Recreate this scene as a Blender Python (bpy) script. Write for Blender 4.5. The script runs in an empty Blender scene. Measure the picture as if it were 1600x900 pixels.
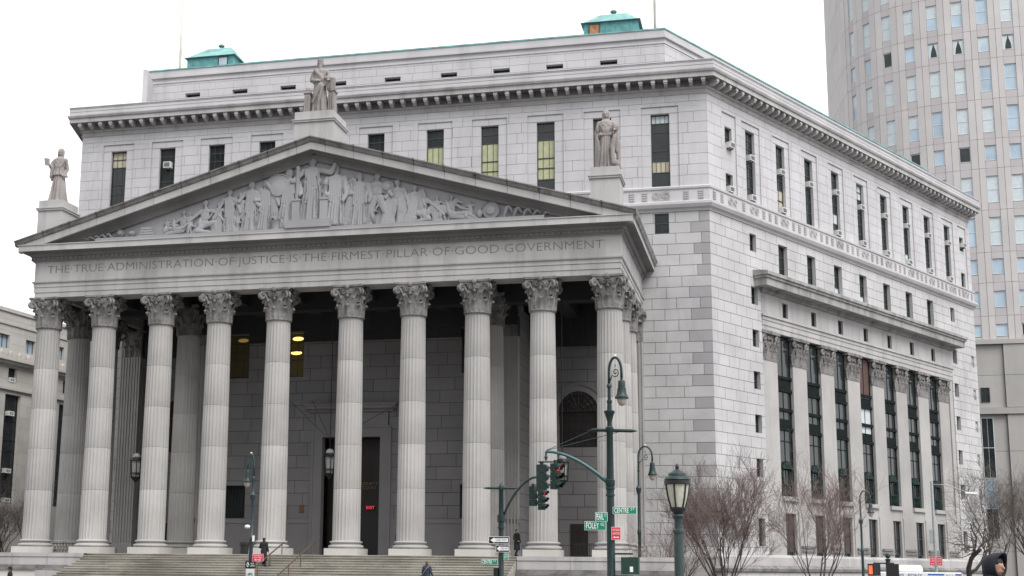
import bpy, bmesh, math, random
from mathutils import Vector, Matrix
R = math.radians
random.seed(7)
S = bpy.context.scene
COL = S.collection
# ------------------------------------------------------------------ camera
cam_d = bpy.data.cameras.new('camera'); cam = bpy.data.objects.new('camera', cam_d); COL.objects.link(cam)
YAW, PITCH, ROLL = 0.23914, 0.18036, 0.009436
fw = Vector((-math.sin(YAW)*math.cos(PITCH), math.cos(YAW)*math.cos(PITCH), math.sin(PITCH)))
rt = Vector((math.cos(YAW), math.sin(YAW), 0)); up = rt.cross(fw)
rt2 = rt*math.cos(ROLL) + up*math.sin(ROLL); up2 = up*math.cos(ROLL) - rt*math.sin(ROLL)
m = Matrix.Identity(4)
for i in range(3):
    m[i][0] = rt2[i]; m[i][1] = up2[i]; m[i][2] = -fw[i]
m.translation = (29.1538, -81.7835, 1.65)
cam.matrix_world = m
cam_d.sensor_width = 36; cam_d.lens = 2086.508/1600*36
cam_d.shift_x = (800-704.576)/1600; cam_d.shift_y = (502.748-450)/1600
cam_d.clip_start = 0.1; cam_d.clip_end = 3000
S.camera = cam
# ------------------------------------------------------------------ sky, sun, exposure
SUN_EL, SUN_AZ = R(52), R(132)        # azimuth of the soft sun behind the cloud, clockwise from +Y
w = bpy.data.worlds.new('World'); S.world = w; w.use_nodes = True
nt = w.node_tree; nt.nodes.clear()
out = nt.nodes.new('ShaderNodeOutputWorld'); bg = nt.nodes.new('ShaderNodeBackground')
sky = nt.nodes.new('ShaderNodeTexSky'); sky.sky_type = 'NISHITA'; sky.sun_disc = False
sky.sun_elevation = SUN_EL; sky.sun_rotation = SUN_AZ; sky.dust_density = 6; sky.air_density = 1.0
ov = nt.nodes.new('ShaderNodeMix'); ov.data_type = 'RGBA'
ov.inputs[0].default_value = 0.9
ov.inputs[7].default_value = (9.6, 9.75, 10.0, 1)     # even cloud cover
nt.links.new(sky.outputs[0], ov.inputs[6]); nt.links.new(ov.outputs[2], bg.inputs[0])
bg.inputs[1].default_value = 0.08
nt.links.new(bg.outputs[0], out.inputs[0])
sd = bpy.data.lights.new('sun', 'SUN'); sd.energy = 1.5; sd.angle = R(35); sd.color = (1, .985, .97)
sun = bpy.data.objects.new('sun', sd); COL.objects.link(sun)
sdir = Vector((math.sin(SUN_AZ)*math.cos(SUN_EL), math.cos(SUN_AZ)*math.cos(SUN_EL), math.sin(SUN_EL)))
sun.rotation_euler = sdir.to_track_quat('Z', 'Y').to_euler()
S.view_settings.view_transform = 'Standard'; S.view_settings.look = 'None'
S.view_settings.gamma = 1; S.view_settings.exposure = 1.0
# ------------------------------------------------------------------ helpers
def tag(o, label=None, cat=None, group=None, kind=None):
    if label: o['label'] = label
    if cat: o['category'] = cat
    if group: o['group'] = group
    if kind: o['kind'] = kind
    return o
def thing(name, label, cat, loc=(0,0,0), rz=0, group=None):
    o = bpy.data.objects.new(name, None); COL.objects.link(o); o.empty_display_size = .3
    o.location = loc; o.rotation_euler = (0,0,rz)
    return tag(o, label, cat, group)
def empty(name, parent, loc=(0,0,0), rz=0):
    o = bpy.data.objects.new(name, None); COL.objects.link(o); o.parent = parent; o.empty_display_size = .1
    o.location = loc; o.rotation_euler = (0,0,rz)
    return o
def link(name, me, parent=None, loc=None, rot=None, scale=None):
    o = bpy.data.objects.new(name, me); COL.objects.link(o); o.parent = parent
    if loc is not None: o.location = loc
    if rot is not None: o.rotation_euler = rot
    if scale is not None: o.scale = scale
    return o
def copy_tree(o, parent=None):
    c = o.copy(); COL.objects.link(c); c.parent = parent
    for ch in list(o.children): copy_tree(ch, c)
    return c
def perp(d):
    d = d.normalized(); a = Vector((0,0,1)) if abs(d.z) < .9 else Vector((1,0,0))
    x = d.cross(a).normalized(); return x, d.cross(x).normalized()
class MB:
    def __init__(s): s.v = []; s.f = []; s.tone = None
    def quad(s, *p):
        n = len(s.v); s.v += [tuple(q) for q in p]; s.f.append(tuple(range(n, n+len(p)))); return s
    def hexa(s, p):     # 8 corners, bottom ring then top ring (ccw from above)
        n = len(s.v); s.v += [tuple(q) for q in p]
        for f in ((3,2,1,0),(4,5,6,7),(0,1,5,4),(1,2,6,5),(2,3,7,6),(3,0,4,7)): s.f.append(tuple(n+i for i in f))
        return s
    def box(s, x0, x1, y0, y1, z0, z1):
        return s.hexa([(x0,y0,z0),(x1,y0,z0),(x1,y1,z0),(x0,y1,z0),(x0,y0,z1),(x1,y0,z1),(x1,y1,z1),(x0,y1,z1)])
    def taper(s, c, w0, d0, w1, d1, z0, z1):
        x, y = c
        return s.hexa([(x-w0,y-d0,z0),(x+w0,y-d0,z0),(x+w0,y+d0,z0),(x-w0,y+d0,z0),(x-w1,y-d1,z1),(x+w1,y-d1,z1),(x+w1,y+d1,z1),(x-w1,y+d1,z1)])
    def tube(s, path, r, n=6, caps=True, close=False):
        P = [Vector(p) for p in path]; k = len(P); rr = r if isinstance(r, (list,tuple)) else [r]*k
        base = len(s.v); X = None
        for i, p in enumerate(P):
            d = (P[min(i+1,k-1)] - P[max(i-1,0)])
            if d.length < 1e-9: d = Vector((0,0,1))
            d.normalize()
            if X is None: X, Y = perp(d)
            else:
                X = (X - d*X.dot(d)); X = X.normalized() if X.length > 1e-6 else perp(d)[0]; Y = d.cross(X)
            for j in range(n):
                a = 2*math.pi*j/n; q = p + (X*math.cos(a) + Y*math.sin(a))*rr[i]; s.v.append((q.x,q.y,q.z))
        for i in range(k-1):
            for j in range(n):
                a = base+i*n+j; b = base+i*n+(j+1) % n; s.f.append((a, b, b+n, a+n))
        if caps:
            s.f.append(tuple(base+n-1-j for j in range(n))); s.f.append(tuple(base+(k-1)*n+j for j in range(n)))
        return s
    def lathe(s, prof, n=24, c=(0,0,0), caps=True, sq=None):
        base = len(s.v); k = len(prof)
        for (r, z) in prof:
            for j in range(n):
                a = 2*math.pi*(j+.5)/n; s.v.append((c[0]+r*math.cos(a), c[1]+r*math.sin(a), c[2]+z))
        for i in range(k-1):
            for j in range(n):
                a = base+i*n+j; b = base+i*n+(j+1) % n; s.f.append((a, b, b+n, a+n))
        if caps:
            s.f.append(tuple(base+n-1-j for j in range(n))); s.f.append(tuple(base+(k-1)*n+j for j in range(n)))
        return s
    def ell(s, c, r, n=10, mtx=None):
        c = Vector(c); base = len(s.v); k = max(4, n//2)
        for i in range(k+1):
            t = math.pi*i/k
            for j in range(n):
                a = 2*math.pi*j/n; q = Vector((r[0]*math.sin(t)*math.cos(a), r[1]*math.sin(t)*math.sin(a), -r[2]*math.cos(t)))
                if mtx: q = mtx @ q
                q = q + c; s.v.append((q.x,q.y,q.z))
        for i in range(k):
            for j in range(n):
                a = base+i*n+j; b = base+i*n+(j+1) % n; s.f.append((a, b, b+n, a+n))
        return s
    def cap(s, a, b, r0, r1, n=10):        # tapered limb with round ends
        a, b = Vector(a), Vector(b); d = (b-a); L = d.length or 1e-6; d = d/L
        P = [a-d*r0*.95, a-d*r0*.6, a, a.lerp(b,.5), b, b+d*r1*.6, b+d*r1*.95]
        return s.tube(P, [r0*.25, r0*.8, r0, (r0+r1)/2, r1, r1*.8, r1*.25], n)
    def tf(s, M, start=0):
        for i in range(start, len(s.v)):
            q = M @ Vector(s.v[i]); s.v[i] = (q.x,q.y,q.z)
        return s
    def mesh(s, name, mat, smooth=False):
        me = bpy.data.meshes.new(name); me.from_pydata(s.v, [], s.f); me.materials.append(mat)
        if smooth is True:
            me.polygons.foreach_set('use_smooth', [True]*len(me.polygons))
        elif smooth:
            me.polygons.foreach_set('use_smooth', [True]*len(me.polygons))
            bm = bmesh.new(); bm.from_mesh(me); bmesh.ops.remove_doubles(bm, verts=bm.verts, dist=1e-5)
            for e in bm.edges:
                if len(e.link_faces) == 2 and e.calc_face_angle(0) > R(smooth): e.smooth = False
            bm.to_mesh(me); bm.free()
        if s.tone is not None:
            at = me.attributes.new('tone', 'FLOAT', 'FACE'); at.data.foreach_set('value', s.tone)
        me.validate(); return me
    def build(s, name, mat, parent=None, smooth=False, loc=None, rz=None):
        return link(name, s.mesh(name, mat, smooth), parent, loc, (0,0,rz) if rz is not None else None)
def remesh(mb, name, mat, voxel, parent=None, loc=None, rz=None, smooth_it=2, disp=None):
    me = mb.mesh('tmp', mat); o = bpy.data.objects.new('tmp', me); COL.objects.link(o)
    md = o.modifiers.new('r', 'REMESH'); md.mode = 'VOXEL'; md.voxel_size = voxel; md.use_smooth_shade = True
    if smooth_it:
        sm = o.modifiers.new('s', 'SMOOTH'); sm.iterations = smooth_it; sm.factor = .5
    dg = bpy.context.evaluated_depsgraph_get(); dg.update()
    n = bpy.data.meshes.new_from_object(o.evaluated_get(dg)); n.name = name
    bpy.data.objects.remove(o); bpy.data.meshes.remove(me)
    n.materials.clear(); n.materials.append(mat)
    n.polygons.foreach_set('use_smooth', [True]*len(n.polygons))
    return link(name, n, parent, loc, (0,0,rz) if rz is not None else None)
_tc = {}
def text_mesh(txt, size, mat, extrude=.004, align='CENTER', offset=0, sx=1.0, space=1.0):
    cu = bpy.data.curves.new('t', 'FONT'); cu.body = txt; cu.size = size; cu.extrude = extrude; cu.align_x = align; cu.align_y = 'CENTER'
    cu.offset = offset; cu.space_character = space; cu.resolution_u = 3
    o = bpy.data.objects.new('t', cu); COL.objects.link(o)
    dg = bpy.context.evaluated_depsgraph_get(); dg.update()
    me = bpy.data.meshes.new_from_object(o.evaluated_get(dg)); bpy.data.objects.remove(o); bpy.data.curves.remove(cu)
    me.materials.clear(); me.materials.append(mat)
    if sx != 1: me.transform(Matrix.Diagonal((sx,1,1,1)))
    return me
def text_on(name, txt, size, mat, parent, loc, rot=(R(90),0,0), **k):
    return link(name, text_mesh(txt, size, mat, **k), parent, loc, rot)
UNIT = {}
def unit_box(mat):       # unit cube 0..1 (shared mesh per material)
    if mat.name not in UNIT: UNIT[mat.name] = MB().box(0,1,0,1,0,1).mesh('piece', mat)
    return UNIT[mat.name]
class Fr:                # a wall frame: u along the wall, d outward, z up
    def __init__(s, O, ang): s.O = Vector((O[0],O[1],0)); s.a = ang; s.U = Vector((math.cos(ang), math.sin(ang), 0)); s.N = Vector((math.sin(ang), -math.cos(ang), 0))
    def p(s, u, d, z): q = s.O + s.U*u + s.N*d; return (q.x, q.y, z)
    def box(s, mb, u0, u1, d0, d1, z0, z1):   # d0 < d1 (d1 outer face)
        return mb.hexa([s.p(u0,d1,z0), s.p(u1,d1,z0), s.p(u1,d0,z0), s.p(u0,d0,z0), s.p(u0,d1,z1), s.p(u1,d1,z1), s.p(u1,d0,z1), s.p(u0,d0,z1)])
    def piece(s, name, mat, parent, u0, u1, d0, d1, z0, z1):   # shared cube, scaled
        return link(name, unit_box(mat), parent, s.p(u0,d1,z0), (0,0,s.a), (u1-u0, d1-d0, z1-z0))
def sweep(mb, path, prof, closed_prof=False, ends=True):
    """profile (offset to the right-hand/outer side, z) swept along a plan polyline with mitred corners"""
    P = [Vector((p[0],p[1])) for p in path]; k = len(P); base = len(mb.v); n = len(prof)
    for i in range(k):
        dirs = []
        if i > 0: dirs.append((P[i]-P[i-1]).normalized())
        if i < k-1: dirs.append((P[i+1]-P[i]).normalized())
        ns = [Vector((d.y, -d.x)) for d in dirs]
        if len(ns) == 1: mi = ns[0]
        else:
            mi = (ns[0]+ns[1]).normalized(); mi = mi/mi.dot(ns[0])
        for (o, z) in prof: q = P[i] + mi*o; mb.v.append((q.x,q.y,z))
    for i in range(k-1):
        for j in range(n if closed_prof else n-1):
            a = base+i*n+j; b = base+i*n+(j+1) % n; mb.f.append((a, a+n, b+n, b))
    if ends:
        mb.f.append(tuple(base+j for j in range(n))); mb.f.append(tuple(base+(k-1)*n+n-1-j for j in range(n)))
    return mb
# ------------------------------------------------------------------ materials
MATS = {}
def newmat(name):
    mt = bpy.data.materials.new(name); mt.use_nodes = True; MATS[name] = mt
    nt = mt.node_tree; return mt, nt, nt.nodes['Principled BSDF']
def plain(name, col, rough=.6, metal=0, emit=None, es=1, spec=None, noise=0, nscale=3):
    mt, nt, b = newmat(name)
    b.inputs['Base Color'].default_value = (*col, 1); b.inputs['Roughness'].default_value = rough; b.inputs['Metallic'].default_value = metal
    if spec is not None: b.inputs['Specular IOR Level'].default_value = spec
    if emit: b.inputs['Emission Color'].default_value = (*emit, 1); b.inputs['Emission Strength'].default_value = es
    if noise:
        g = nt.nodes.new('ShaderNodeNewGeometry'); t = nt.nodes.new('ShaderNodeTexNoise'); t.inputs['Scale'].default_value = nscale; t.inputs['Detail'].default_value = 5
        mr = nt.nodes.new('ShaderNodeMapRange'); mr.inputs[1].default_value = .3; mr.inputs[2].default_value = .7; mr.inputs[3].default_value = 1-noise; mr.inputs[4].default_value = 1+noise
        mx = nt.nodes.new('ShaderNodeVectorMath'); mx.operation = 'SCALE'; mx.inputs[0].default_value = col
        nt.links.new(g.outputs['Position'], t.inputs['Vector']); nt.links.new(t.outputs[0], mr.inputs[0]); nt.links.new(mr.outputs[0], mx.inputs['Scale']); nt.links.new(mx.outputs[0], b.inputs['Base Color'])
    return mt
def stone(name, col, var=.07, blotch=.10, streak=.12, speck=.10, rough=.85, grime=None, grime_amt=0, bump=.15, streak_col=(.16,.15,.15), sscale=(1.1,1.1,.07), slo=.55, shi=.8):
    mt, nt, b = newmat(name); N = nt.nodes.new; L = nt.links.new
    g = N('ShaderNodeNewGeometry'); pos = g.outputs['Position']
    def noise(scale, vec, det=4, rough=.55):
        t = N('ShaderNodeTexNoise'); t.inputs['Scale'].default_value = scale; t.inputs['Detail'].default_value = det; t.inputs['Roughness'].default_value = rough; L(vec, t.inputs['Vector']); return t.outputs[0]
    def rng(v, a, bb, c, d):
        mr = N('ShaderNodeMapRange'); mr.inputs[1].default_value = a; mr.inputs[2].default_value = bb; mr.inputs[3].default_value = c; mr.inputs[4].default_value = d; L(v, mr.inputs[0]); return mr.outputs[0]
    def math_(op, a, bb):
        mm = N('ShaderNodeMath'); mm.operation = op
        for i, q in enumerate((a, bb)):
            if isinstance(q, (int,float)): mm.inputs[i].default_value = q
            else: L(q, mm.inputs[i])
        return mm.outputs[0]
    f = math_('ADD', rng(noise(.35, pos, 5), .3, .7, 1-blotch, 1+blotch), rng(noise(26, pos, 3, .7), .3, .7, -speck, speck))
    oi = N('ShaderNodeObjectInfo'); f = math_('ADD', f, rng(oi.outputs['Random'], 0, 1, -var, var))
    at = N('ShaderNodeAttribute'); at.attribute_name = 'tone'; f = math_('ADD', f, at.outputs['Fac'])
    sc = N('ShaderNodeVectorMath'); sc.operation = 'SCALE'; sc.inputs[0].default_value = col; L(f, sc.inputs['Scale'])
    mp = N('ShaderNodeMapping'); mp.inputs['Scale'].default_value = sscale; L(pos, mp.inputs['Vector'])
    sf = rng(noise(1.0, mp.outputs[0], 6, .65), slo, shi, 0, streak)
    mx = N('ShaderNodeMix'); mx.data_type = 'RGBA'; L(sf, mx.inputs[0]); L(sc.outputs[0], mx.inputs[6]); mx.inputs[7].default_value = (*streak_col, 1)
    L(mx.outputs[2], b.inputs['Base Color']); b.inputs['Roughness'].default_value = rough; b.inputs['Specular IOR Level'].default_value = .25
    bp = N('ShaderNodeBump'); bp.inputs['Strength'].default_value = bump; bp.inputs['Distance'].default_value = .02; L(noise(14, pos, 5, .7), bp.inputs['Height']); L(bp.outputs[0], b.inputs['Normal'])
    return mt
G_BED = stone('granite_sooty', (.185,.18,.178), var=.05, blotch=.2, speck=.08, streak=.5, streak_col=(.06,.06,.06), sscale=(1,1,.4))  # darkened base paints in the shade beneath the cornices
G_SMOOTH = stone('granite_smooth', (.49,.482,.492), var=.025, blotch=.09, speck=.06, streak=.42, streak_col=(.27,.26,.265), sscale=(.9,.9,.12))
G_ROUGH = stone('granite_block', (.455,.449,.45), var=.025, blotch=.12, speck=.10, streak=.45, streak_col=(.26,.245,.245), sscale=(.8,.8,.14))
G_DARKQ = stone('granite_weathered_block', (.33,.322,.332), var=.07, blotch=.08, speck=.08, streak=.1)
G_INNER = stone('granite_porch', (.215,.21,.212), var=.06, blotch=.08, speck=.08, streak=.15)  # same granite darkened, porch shade put into its colour
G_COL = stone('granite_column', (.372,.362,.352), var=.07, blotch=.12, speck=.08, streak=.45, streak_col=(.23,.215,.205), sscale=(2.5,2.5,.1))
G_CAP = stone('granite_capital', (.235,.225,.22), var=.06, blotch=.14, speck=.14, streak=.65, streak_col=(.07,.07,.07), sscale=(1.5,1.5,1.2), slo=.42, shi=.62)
G_ENT = stone('granite_entablature', (.42,.408,.405), var=.04, blotch=.12, speck=.06, streak=.55, streak_col=(.20,.19,.19), sscale=(.9,.9,.10), slo=.48, shi=.72)
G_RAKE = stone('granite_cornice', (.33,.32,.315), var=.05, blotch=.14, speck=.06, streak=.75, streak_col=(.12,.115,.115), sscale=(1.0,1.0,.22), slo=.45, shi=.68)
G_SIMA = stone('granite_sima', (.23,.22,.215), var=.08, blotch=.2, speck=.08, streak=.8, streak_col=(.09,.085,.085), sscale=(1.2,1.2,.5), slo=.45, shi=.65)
G_RELIEF = stone('granite_relief', (.30,.298,.308), var=.05, blotch=.08, speck=.06, streak=.35, streak_col=(.2,.2,.21), sscale=(1,1,.4))
G_STATUE = stone('granite_statue', (.29,.265,.255), var=.05, blotch=.12, speck=.08, streak=.6, streak_col=(.14,.125,.12), sscale=(2,2,.5), slo=.45, shi=.65)
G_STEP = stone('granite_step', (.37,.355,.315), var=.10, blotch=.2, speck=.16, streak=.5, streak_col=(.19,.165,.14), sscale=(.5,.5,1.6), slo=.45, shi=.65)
G_PALE = stone('limestone_pale', (.58,.57,.52), var=.03, blotch=.06, speck=.03, streak=.1)
G_CEIL = stone('porch_ceiling', (.04,.04,.044), var=.05, blotch=.15, speck=.05, streak=.2)  # darkish stone taken to near black, porch shade included in the colour
MORTAR = plain('mortar', (.20,.178,.176), .95)
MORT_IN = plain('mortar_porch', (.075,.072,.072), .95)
INS_SHADE = plain('inscription_grime', (.19,.172,.17), .9, noise=.15)  # dark tone stands in for the shadow inside carved letters
COPPER = plain('verdigris_copper', (.17,.345,.335), .8, noise=.3, nscale=1.2)
COPPER2 = plain('copper_panel', (.10,.30,.305), .7, noise=.3, nscale=2)
GLASS = plain('window_glass', (.022,.026,.028), .12, spec=.4, noise=.4, nscale=.8)
GLASS_B = plain('window_glass_sky', (.36,.45,.53), .1, spec=.6, noise=.2, nscale=.3)
FRAME = plain('window_frame_dark', (.035,.042,.04), .5)
FRAME_G = plain('window_frame_green', (.010,.015,.014), .9, spec=.1, noise=.3)
BLIND_Y = plain('blind_yellow', (.42,.43,.27), .8, noise=.1)
BLIND_W = plain('blind_white', (.50,.56,.58), .7, noise=.08)
BLIND_T = plain('blind_tan', (.45,.40,.31), .8, noise=.1)
SHUT = plain('shutter_brown', (.06,.045,.042), .8, noise=.25)
BLIND_R = plain('blind_brown', (.085,.05,.042), .8, noise=.1)
IRON = plain('black_iron', (.014,.015,.017), .45)
DOORB = plain('bronze_dark', (.02,.015,.013), .4)
GREEN = plain('lamp_green_paint', (.0055,.023,.0215), .5, noise=.25, nscale=5)
GREEN_D = plain('signal_green_paint', (.006,.024,.021), .5, noise=.2, nscale=5)
BLUEGREY = plain('lamp_bluegreen_paint', (.022,.042,.048), .45, noise=.2, nscale=5)
LENS = plain('lamp_globe', (.42,.38,.32), .3)
PANEL_L = plain('lantern_glass', (.50,.50,.42), .35, noise=.12, nscale=8)
SIGN_G = plain('sign_green', (.0,.22,.13), .45)
WHITE = plain('white_paint', (.8,.8,.8), .5)
RED = plain('sign_red', (.62,.02,.05), .5)
BLACK = plain('sign_black', (.012,.012,.013), .5)
REDLIT = plain('signal_red_lit', (.5,.01,.02), .3, emit=(1,.02,.05), es=.6)
DARKLENS = plain('signal_lens_dark', (.02,.02,.02), .2)
ORANGE = plain('signal_hand_lit', (.6,.1,.03), .4, emit=(1,.18,.06), es=.45)
LAMP_Y = plain('lamp_lit', (.9,.6,.2), .5, emit=(1,.62,.12), es=1.6)
EXIT_R = plain('exit_sign_lit', (.6,.02,.05), .5, emit=(1,.06,.10), es=.5)
GOLD = plain('gold_letter', (.22,.16,.07), .5)
STEEL = plain('galvanised_steel', (.36,.39,.41), .45, metal=.3, noise=.1)
RAILB = plain('handrail_bronze', (.10,.065,.045), .5, noise=.2)
BARK = plain('bark', (.085,.066,.06), .9, noise=.3, nscale=4)
TWIG = plain('twig_reddish', (.165,.118,.108), .9, noise=.25, nscale=2)
BARK2 = plain('bark_grey', (.06,.05,.045), .9, noise=.3, nscale=4)
TWIG2 = plain('twig_grey', (.11,.092,.08), .9, noise=.25, nscale=2)
SKIN = plain('skin', (.42,.23,.16), .55)
HAIR = plain('hair_brown', (.09,.055,.03), .7)
HAIRB = plain('hair_black', (.012,.010,.009), .6)
C_BLACK = plain('cloth_black', (.012,.012,.014), .85, noise=.3, nscale=14)
C_HOOD = plain('cloth_hood', (.013,.016,.024), .85, noise=.35, nscale=16)
C_NAVY = plain('cloth_navy', (.025,.032,.055), .85, noise=.35, nscale=16)
C_GREY = plain('cloth_grey', (.20,.21,.24), .85)
C_JEAN = plain('cloth_trousers', (.03,.035,.05), .85)
CARW = plain('vehicle_white', (.78,.79,.78), .25, spec=.5)
BLUE = plain('vehicle_blue', (.04,.12,.42), .4)
RUBBER = plain('rubber', (.015,.015,.015), .8)
ASPH = stone('asphalt', (.055,.055,.058), var=0, blotch=.15, speck=.3, streak=0)
GRND = stone('city_ground', (.09,.09,.088), var=0, blotch=.2, speck=.2, streak=0)
PAVE = stone('pavement_concrete', (.20,.195,.185), var=0, blotch=.1, speck=.1, streak=0)
T_PIER = stone('tower_granite', (.48,.455,.45), var=.04, blotch=.05, speck=.05, streak=.06)
T_SPAN = stone('tower_granite_dark', (.43,.405,.41), var=.04, blotch=.05, speck=.05, streak=.06)
T_POD = stone('podium_granite', (.36,.348,.335), var=.05, blotch=.06, speck=.05, streak=.14)
LB = stone('left_limestone', (.47,.45,.42), var=.05, blotch=.06, speck=.05, streak=.1)
MULLW = plain('mullion_pale', (.55,.62,.62), .4)
ACW = plain('ac_white', (.62,.63,.6), .5, noise=.1)
ACG = plain('ac_grille', (.16,.17,.17), .7)
ROOF = plain('roof_tar', (.12,.12,.12), .9)
YEL = plain('sign_yellow', (.6,.45,.05), .5)
# ================================================================== COURTHOUSE
CH = thing('courthouse', 'grey granite courthouse with a ten-column portico, carved pediment and long side wing', 'courthouse')
TH = R(61.504); BX, DY, LR = 25.10, 12.92, 49.3
F = Fr((0, DY), 0); RF = Fr((BX, DY), TH)
KM = math.tan(TH/2)
Z0 = 2.21                                    # top of the steps
END = (BX+math.cos(TH)*LR, DY+math.sin(TH)*LR)
TL = R(73); ENDL = (-BX-math.cos(TL)*LR, DY+math.sin(TL)*LR)
PATH_OUT = [ENDL, (-BX, DY), (BX, DY), END, (BX, END[1]+43)]
# ---- core volume, roof
mb = MB()
def prism(mb, pts, z0, z1):
    n = len(pts); b = len(mb.v)
    mb.v += [(x,y,z0) for x,y in pts] + [(x,y,z1) for x,y in pts]
    mb.f.append(tuple(b+n-1-i for i in range(n))); mb.f.append(tuple(b+n+i for i in range(n)))
    for i in range(n): mb.f.append((b+i, b+(i+1) % n, b+n+(i+1) % n, b+n+i))
i_ = .95
def inset(d):
    ca = (BX-d*KM, DY+d); e = (END[0]-d/math.sin(TH)*.99, END[1]); yb = END[1]+43
    return [(-ca[0],ca[1]), ca, e, (ca[0],yb), (-ca[0],yb), (ENDL[0]+d,e[1])]
prism(mb, inset(i_), -1.0, 36.9)
mb.build('core', ROOF, CH)
# ---- wall builder
BLOCKS = []          # candidate stone blocks: (frame,u0,u1,z0,z1,d,mat,weight)
def subtract(r, holes):
    out = [r]
    for h in holes:
        nx = []
        for (a,b,c,d) in out:
            if h[0] >= b or h[1] <= a or h[2] >= d or h[3] <= c: nx.append((a,b,c,d)); continue
            l, rr, lo, hi = max(a,h[0]), min(b,h[1]), max(c,h[2]), min(d,h[3])
            if lo > c: nx.append((a,b,c,lo))
            if hi < d: nx.append((a,b,hi,d))
            if l > a: nx.append((a,l,lo,hi))
            if rr < b: nx.append((rr,b,lo,hi))
        out = nx
    return out
def wall(fr, rect, holes, ch, bl, joint, thick, mat, mort, d0=0.0, reveal=.42, z_start=None, weight=1.0, name='wall', dark=None, jit=.12):
    u0,u1,z0,z1 = rect
    # bed sheet between the blocks
    mb = MB()
    us = sorted({u0,u1,*[max(u0,min(u1,h[i])) for h in holes for i in (0,1)]}); zs = sorted({z0,z1,*[max(z0,min(z1,h[i])) for h in holes for i in (2,3)]})
    for a,b in zip(us,us[1:]):
        for c,d in zip(zs,zs[1:]):
            mu, mz = (a+b)/2, (c+d)/2
            if any(h[0]<mu<h[1] and h[2]<mz<h[3] for h in holes): continue
            mb.quad(fr.p(a,d0-thick,c), fr.p(b,d0-thick,c), fr.p(b,d0-thick,d), fr.p(a,d0-thick,d))
    o = mb.build(name, mort, CH)
    rv = MB()
    for h in holes:
        if len(h) > 4 and h[4] == 0: continue
        a,b,c,d = h[:4]; e = d0-.001; k = d0-reveal
        rv = MB(); rv.quad(fr.p(a,e,c),fr.p(a,e,d),fr.p(a,k,d),fr.p(a,k,c)); rv.quad(fr.p(b,e,d),fr.p(b,e,c),fr.p(b,k,c),fr.p(b,k,d))
        rv.quad(fr.p(a,e,d),fr.p(b,e,d),fr.p(b,k,d),fr.p(a,k,d)); rv.quad(fr.p(b,e,c),fr.p(a,e,c),fr.p(a,k,c),fr.p(b,k,c)); rv.build('reveal', mat, o)
    z = z_start if z_start is not None else z0
    row = 0; rnd = random.Random(hash((round(u0,2),round(z0,2))) & 0xffff)
    while z < z1-.05:
        c, d = max(z, z0), min(z+ch, z1)
        if d > z0+.05:
            u = u0 - (bl*.5 if row % 2 else 0) - (0 if u0 > 0 else 0)
            while u < u1-.02:
                L = bl*(1+rnd.uniform(-jit, jit)); a, b = max(u,u0), min(u+L,u1); u += L
                if b-a < .05: continue
                if u1-b < bl*.25: b = u1; u = u1
                mt = mat
                if dark and dark(a,b,row): mt = G_DARKQ
                if dark and b == u1 and row % 2 == 0 and b-a < .9: pass
                j = joint/2
                for (p,q,s_,t) in subtract((a,b,c,d), holes):
                    pp = p + (j if p == a else 0); qq = q - (j if q == b else 0); ss = s_ + (j if s_ == c else 0); tt = t - (j if t == d else 0)
                    if qq-pp < .03 or tt-ss < .03: continue
                    BLOCKS.append((fr,pp,qq,ss,tt,d0,thick,mt,weight,o))
        z += ch; row += 1
    return o
# ---- window builder
def window(fr, u0, u1, z0, z1, d, rows=(0,.5,1), cols=2, mat=FRAME, fwid=.07, blinds=(), glass=GLASS, parent=None, bars=.03, sill=None, name='window'):
    parent = parent or CH
    mb = MB(); H = z1-z0
    fr.box(mb,u0,u0+fwid,d-.05,d+.06,z0,z1); fr.box(mb,u1-fwid,u1,d-.05,d+.06,z0,z1)
    fr.box(mb,u0+fwid,u1-fwid,d-.05,d+.06,z0,z0+fwid); fr.box(mb,u0+fwid,u1-fwid,d-.05,d+.06,z1-fwid,z1)
    for r in rows[1:-1]: fr.box(mb,u0+fwid,u1-fwid,d-.04,d+.045,z0+H*r-.035,z0+H*r+.035)
    for i in range(1,cols):
        x = u0+(u1-u0)*i/cols; fr.box(mb,x-bars/2,x+bars/2,d-.03,d+.03,z0+fwid,z1-fwid)
    o = mb.build(name, mat, parent)
    for a,b in zip(rows,rows[1:]):
        g = glass
        for (ba,bb,bm) in blinds:
            if ba <= (a+b)/2 <= bb: g = bm
        MB().quad(fr.p(u0+.01,d,z0+H*a), fr.p(u1-.01,d,z0+H*a), fr.p(u1-.01,d,z0+H*b), fr.p(u0+.01,d,z0+H*b)).build('pane' if g in (GLASS,GLASS_B) else 'blind', g, o)
    if sill:
        s = MB(); fr.box(s,u0-.1,u1+.1,d,sill,z0-.16,z0+.003); s.build('sill', G_SMOOTH, o)
    return o
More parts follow.
